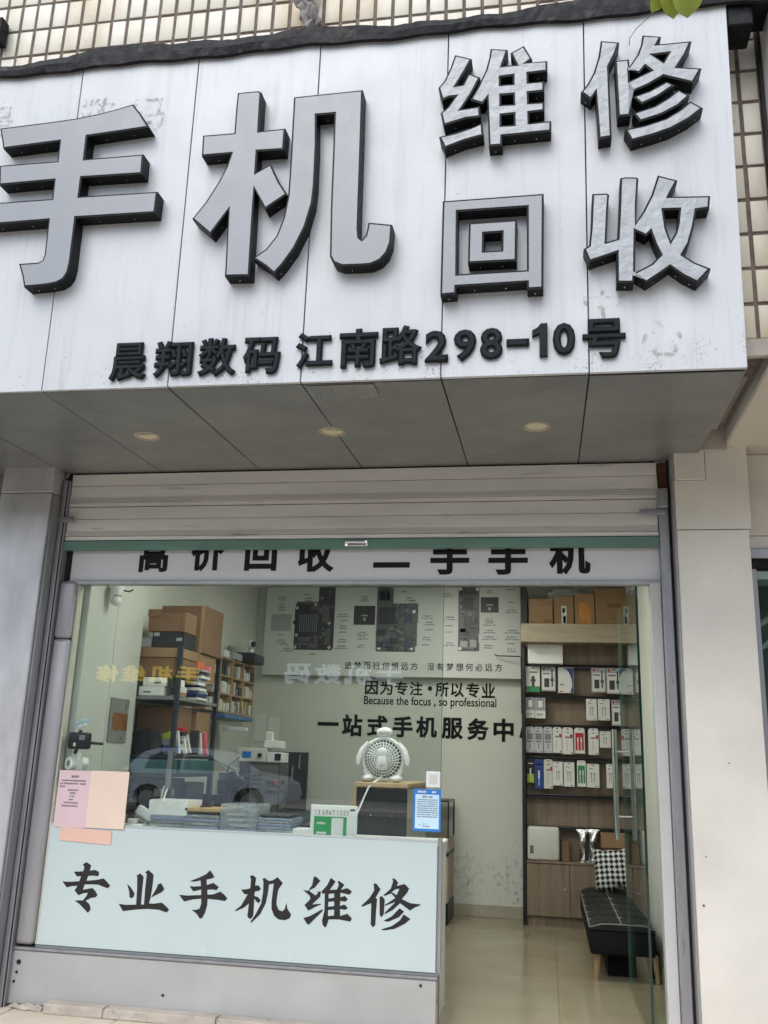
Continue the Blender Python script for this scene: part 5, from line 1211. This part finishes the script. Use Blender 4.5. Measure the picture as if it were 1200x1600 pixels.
for i in range(4): pbox('vent_slot', t, black_pl, .07, .15, 1.970, 1.9735, 1.07+.032*i, 1.085+.032*i, 0)
MB().tube([(.28, 2.0, 1.08), (.34, 1.98, 1.05), (.355, 1.97, 1.0), (.33, 1.97, .94), (.28, 1.99, .90)], .004).build('lead', black_pl, t)
t = thing('soldering_station', (.05, 2.1, 1.27), 'white soldering station with blue display left of another white unit', 'instrument')
pbox('case', t, offwhite, -.06, .168, 1.99, 2.2, 1.271, 1.372, .006, 2); pbox('display', t, print_blue, -.02, .05, 1.986, 1.9895, 1.30, 1.345, .001); MB().cyl((.12, 1.989, 1.32), (.12, 1.97, 1.32), .016, seg=14).build('knob', black_pl, t)
MB().tube([(-.04, 1.985, 1.30), (-.10, 1.93, 1.24), (-.12, 1.92, 1.1), (-.05, 1.92, .98)], .006).build('lead', black_pl, t)
t = thing('hot_air_unit', (.23, 2.1, 1.27), 'white hot air unit with a black socket panel on the instrument pile', 'instrument')
pbox('case', t, white_pl, .172, .285, 1.99, 2.2, 1.271, 1.345, .006, 2); pbox('panel', t, black_pl, .235, .283, 1.985, 1.9895, 1.285, 1.335, .001)
tag(pbox('white_parts_box', None, white_card, .14, .27, 2.0, 2.15, 1.376, 1.43, .003), 'white parts box on the soldering station', 'box')
tag(MB().box(.10, .16, 2.16, 2.20, 1.376, 1.50, .006).build('white_bottle_carton', offwhite), 'tall white carton at the back of the instrument pile', 'box')
t = thing('parts_bottle', (-.04, 1.85, .86), 'amber bottle with a pump top on the workbench', 'bottle')
MB().cyl((-.02, 1.80, .861), (-.02, 1.80, .955), .026, seg=16).build('body', pm('amber', (.28, .19, .07), .2), t, True); MB().cyl((-.02, 1.80, .955), (-.02, 1.80, .985), .012, .008).build('neck', offwhite, t)
t = thing('vise_arm', (-.2, 1.95, .86), 'grey articulated magnifier arm over the workbench', 'lamp')
MB().tube([(-.25, 2.0, .861), (-.25, 2.0, 1.28), (-.05, 1.95, 1.20), (.0, 1.93, 1.12)], .011).build('arm', mid_grey, t, True); MB().cyl((.0, 1.93, 1.13), (.0, 1.90, 1.11), .045, seg=24).build('head', dark_grey, t, True)
for i, (x0, x1, z1, mt, lb) in enumerate(((-.40, -.22, 1.03, dark_grey, 'dark grey case standing at the left of the workbench'), (-.18, -.06, .94, mid_grey, 'low grey box at the front of the workbench'))):
    tag(pbox('bench_box', None, mt, x0, x1, 1.76, 1.9, .861, z1, .005), lb, 'box')
for i, (x, z, h, lb) in enumerate(((.20, 1.50, .18, 'white poster strip on the back wall behind the instruments, left one'), (.335, 1.48, .17, 'white poster strip on the back wall behind the instruments, right one'))):
    tag(pbox('poster_strip', None, white_card, x-.66, x-.56, 3.640, 3.648, z-.05, z+h+.02, .0005), lb, 'poster')


def pile(label, x0, x1, y0, y1, z0, n, hmax, pal, seed, name='parts_pile'):
    rnd = random.Random(seed); t = thing(name, ((x0+x1)/2, (y0+y1)/2, z0), label, 'clutter')
    cols = max(2, n//4); w = (x1-x0)/cols
    for c in range(cols):
        z = z0; top = z0+hmax*rnd.uniform(.5, 1)
        while z < top:
            h = rnd.uniform(.012, .05); a = x0+w*c+rnd.uniform(0, w*.12); b = x0+w*(c+1)-rnd.uniform(.002, w*.12); ya = y0+rnd.uniform(0, .03)
            pbox('packet', t, rnd.choice(pal), a, b, ya, min(y1, ya+rnd.uniform(.06, .14)), z, z+h-.0008, .001); z += h
dk = [black_pl, dark_grey, black_pl, mid_grey, rack_blue, dark_grey]
mx_ = [white_card, black_pl, grey_card, dark_grey, white_card, kraft, blue_card, offwhite, mid_grey, red_card]
pile('dark stacked tools and cases along the front of the workbench', -.44, .02, 1.72, 1.9, .861, 22, .20, dk, 11)
pile('dark filler stack added behind the magnifier to darken the workbench', -.30, .04, 2.25, 2.45, .861, 16, .42, dk, 12)  # invented dark stack: darkens the backdrop so the mirrored car shows
pile('mixed small boxes stacked on the near part of the middle rack shelf', -.30, -.14, .90, 1.02, 1.302, 10, .12, mx_, 13)
pile('mixed small boxes squeezed over the folders on the middle rack shelf', -.30, -.14, 1.05, 1.18, 1.302, 10, .24, mx_, 14)
pile('mixed small packets stacked at the near end of the top rack shelf', -.20, -.13, .90, 1.05, 1.675, 8, .11, mx_, 15)
pile('small coloured packets piled under the cubby on the workbench', -.42, -.10, 2.75, 3.1, .861, 24, .40, mx_, 16)
pile('dark filler stack added to darken the low rack shelf', -.46, -.14, .90, 1.05, .952, 12, .17, dk, 17)  # added dark filler, keeps the lower rack black behind the car reflection
pile('small boxes lined up on top of the pine cubby edge', -.46, -.385, 2.60, 2.9, 2.168, 6, .05, mx_, 18)
t = thing('tool_panel', (-.2, 3.0, 1.0), 'dark tool panel behind the instruments on the workbench', 'panel')
pbox('panel', t, dark_grey, -.47, .16, 3.30, 3.33, .862, 1.36, .003)
for i in range(9): MB().cyl((-.43+.065*i, 3.29, 1.02+.10*(i % 3)), (-.43+.065*i, 3.29, 1.14+.10*(i % 3)), .010, seg=8).build('tool', (steel, red_card, yellow, mid_grey)[i % 4], t)
tag(MB().tube([(.02, 1.80, 1.0), (.06, 1.79, 1.08), (.11, 1.80, 1.04), (.10, 1.80, .95), (.03, 1.81, .93), (.0, 1.80, .99), (.05, 1.79, 1.06)], .005).build('coiled_lead', black_pl), 'black coiled lead in front of the grey bench power unit', 'cable')
# ------------------------------------------------------------------ across the street (seen in the glass)
ob_ = thing('opposite_building', (-5, -27, 0), 'plain building with a dark shop front across the street, mirrored in the window', 'building')
wall_o = pm('opposite_wall', (.085, .082, .075), .8, var=.15, vs=.6); dark_o = pm('opposite_shop_dark', (.02, .022, .024), .4)
pbox('wall', ob_, wall_o, -30, 30, -31, -27, 4.6, 7.6, 0)
pbox('shop_front', ob_, dark_o, -30, 30, -30, -27.4, 0, 3.0, 0)
pbox('sign_band', ob_, pm('opposite_band', (.05, .055, .055), .5), -30, 30, -30, -27.2, 3.0, 4.6, 0)
def glow(name, col, st):
    m, nt, b = newmat(name); b.inputs['Base Color'].default_value = (*col, 1); b.inputs['Emission Color'].default_value = (*col, 1); b.inputs['Emission Strength'].default_value = st; return m
gy = glow('lit_sign_yellow', (1., .72, .10), .36); gw = glow('lit_sign_white', (.9, .95, 1.), .20)
def far_text(body, xa, xb, z0, z1, mat):
    n = len(body); w = (xa-xb)/n            # reads from its own street side: first sign at the larger X
    for i, ch in enumerate(body):
        x1 = xa-w*i-.06; x0 = xa-w*(i+1)+.06
        o = text('lit_letter', None, mat, ch, -x1, -x0, z0, z1, 0, .05, .03)
        o.parent = ob_
        for v in o.data.vertices: v.co = Vector((-v.co.x+5, -27.2+.06-v.co.y+27, v.co.z))
        o.data.flip_normals()
far_text('手机维修', -10.0, -14.2, 3.80, 4.42, gy)
far_text('手机数码', -2.6, -7.0, 3.86, 4.58, gw)
for i in range(14):
    for k in range(1):
        x = -28+4*i; w_ = pbox('window', ob_, dark_o, x, x+2.0, -27.02, -26.98, 5.6+3.4*k, 7.4+3.4*k, 0)
# parked white car
cr = thing('parked_car', (-6.6, -19.6, -.14), 'white hatchback car parked across the street, mirrored in the window', 'car')
paint = pm('car_paint_white', (.88, .89, .90), .2, var=.02, coat=.6); tyre = pm('tyre', (.015, .015, .016), .8); rim_m = pm('alloy', (.4, .4, .41), .3, metal=.8)
cz = -.14
side = [(-2.2, .35), (-2.25, .75), (-2.2, 1.02), (-2.05, 1.12), (-1.65, 1.50), (-1.3, 1.60), (-.2, 1.64), (.35, 1.56), (1.05, 1.08), (1.9, .96), (2.2, .80), (2.27, .55), (2.2, .32), (1.78, .28), (1.72, .52), (1.55, .66), (1.35, .70), (1.15, .66), (.98, .52), (.92, .28), (-.98, .28), (-1.04, .52), (-1.2, .66), (-1.4, .70), (-1.6, .66), (-1.76, .52), (-1.82, .30)]
m_ = MB().prism([[(-6.6+x, cz+z) for x, z in side]], -20.5, -18.7)
for v in m_.bm.verts:
    h = v.co.z-cz
    if h > 1.0: v.co.y = -19.6+(v.co.y+19.6)*(1-.32*(h-1.0))
m_.build('body', paint, cr)
for y0, y1 in ((-18.72, -18.69),):
    for pts in ([(-1.55, 1.08), (-1.45, 1.40), (-1.15, 1.50), (-.55, 1.52), (-.55, 1.08)], [(-.48, 1.08), (-.48, 1.52), (.15, 1.48), (.75, 1.08)]):
        m_ = MB().prism([[(-6.6+x, cz+z) for x, z in pts]], y0, y1)
        for v in m_.bm.verts: v.co.y = -19.6+(v.co.y+19.6+.015)*(1-.32*max(0, v.co.z-cz-1.0))
        m_.build('side_window', dark_o, cr)
for x in (-1.4, 1.35):
    for y in (-18.78, -20.4):
        w_ = MB().cyl((-6.6+x, y-.11, cz+.33), (-6.6+x, y+.11, cz+.33), .33, seg=28).build('wheel', tyre, cr, True)
        m_ = MB().cyl((-6.6+x, y+.105, cz+.33), (-6.6+x, y+.118, cz+.33), .215, seg=24); m_.build('rim', rim_m, w_)
pbox('tail_light', cr, red_card, -8.84, -8.5, -18.9, -18.68, cz+.86, cz+1.02, .01); pbox('head_light', cr, steel, -4.75, -4.4, -18.9, -18.68, cz+.74, cz+.88, .01)
MB().box(-6.95, -6.75, -18.69, -18.67, cz+.90, cz+.925).build('door_handle', paint, cr)

# ------------------------------------------------------------------ street tree whose twig hangs into the top of the view
tr = thing('street_tree', (4.3, -3.3, 0), 'green leaves of a street tree twig hanging in front of the sign top', 'tree')
bark = pm('bark', (.11, .085, .065), .9, var=.3, vs=20, bump=.6)
leaf_m = pm('leaf_green', (.27, .33, .04), .45, var=.35, vs=12)
nt = leaf_m.node_tree; b = nt.nodes['Principled BSDF']; b.inputs['Subsurface Weight'].default_value = 0.0
MB().tube([(4.3, -3.3, 0), (4.28, -3.3, 1.2), (4.33, -3.28, 2.4), (4.25, -3.3, 3.4), (4.35, -3.3, 4.6)], [.13, .11, .10, .08, .05], 12).build('trunk', bark, tr, True)
MB().tube([(4.29, -3.3, 2.6), (3.8, -3.32, 2.98), (3.3, -3.40, 3.05), (2.85, -3.50, 2.93), (2.503, -3.552, 2.692)], [.04, .028, .018, .008, .003], 8).build('limb', bark, tr, True)
MB().tube([(4.33, -3.3, 3.2), (4.7, -3.6, 3.9), (5.2, -3.8, 4.6)], [.05, .035, .02], 8).build('limb', bark, tr, True)
def leaf(m_, base, dirv, L, Wd, nrm):
    dirv = Vector(dirv).normalized(); nrm = Vector(nrm); sd = dirv.cross(nrm).normalized(); nrm = sd.cross(dirv)
    base = Vector(base); n = 9; le, ri, mi = [], [], []
    for i in range(n+1):
        t_ = i/n; w = Wd*.5*(math.sin(math.pi*t_)**.75 if t_ < .5 else max(0, 1-((t_-.5)/.5)**2.6)); p = base+dirv*L*t_-nrm*(.10*L*t_*t_)
        mi.append(m_.bm.verts.new(p)); le.append(m_.bm.verts.new(p+sd*w+nrm*w*.25)); ri.append(m_.bm.verts.new(p-sd*w+nrm*w*.25))
    for i in range(n):
        m_.bm.faces.new((mi[i], mi[i+1], le[i+1], le[i])); m_.bm.faces.new((ri[i], ri[i+1], mi[i+1], mi[i]))
LEAVES = [((2.4902, -3.5445, 2.6869), (-0.391, 0.522, -0.758), 0.0542, 0.034, (0.664, -0.866, -0.245)), ((2.4965, -3.5502, 2.6917), (0.14, 0.556, -0.819), 0.0712, 0.042, (-0.026, -0.984, -0.267)), ((2.5206, -3.5521, 2.6894), (0.173, 0.547, -0.819), 0.0716, 0.06, (0.27, -0.933, -0.258))]
for base, dv_, L, Wd, nr in LEAVES:
    m_ = MB(); leaf(m_, base, dv_, L, Wd, nr); m_.build('leaf', leaf_m, tr, True, recalc=False)
cw = MB()
rnd = random.Random(3)
for i in range(1100):
    a = rnd.uniform(0, 6.283); e = rnd.uniform(-.6, 1); r = rnd.uniform(.35, 1)
    p = (4.75+1.0*r*math.cos(a), -3.75+.9*r*math.sin(a), 4.7+.9*e*r)
    leaf(cw, p, (rnd.uniform(-1, 1), rnd.uniform(-1, 1), rnd.uniform(-1, .2)), .09, .04, (rnd.uniform(-.5, .5), rnd.uniform(-.5, .5), 1))
cr_ = cw.build('crown', leaf_m, tr, True, recalc=False); cr_['kind'] = 'stuff'

MB().tube([(2.4969, -3.5446, 2.6859), (2.4807, -3.5196, 2.6624), (2.4613, -3.5031, 2.6476), (2.4413, -3.4909, 2.637), (2.4302, -3.4801, 2.6265), (2.4294, -3.4723, 2.6177)], .0007, 5).build('tendril', bark, tr)
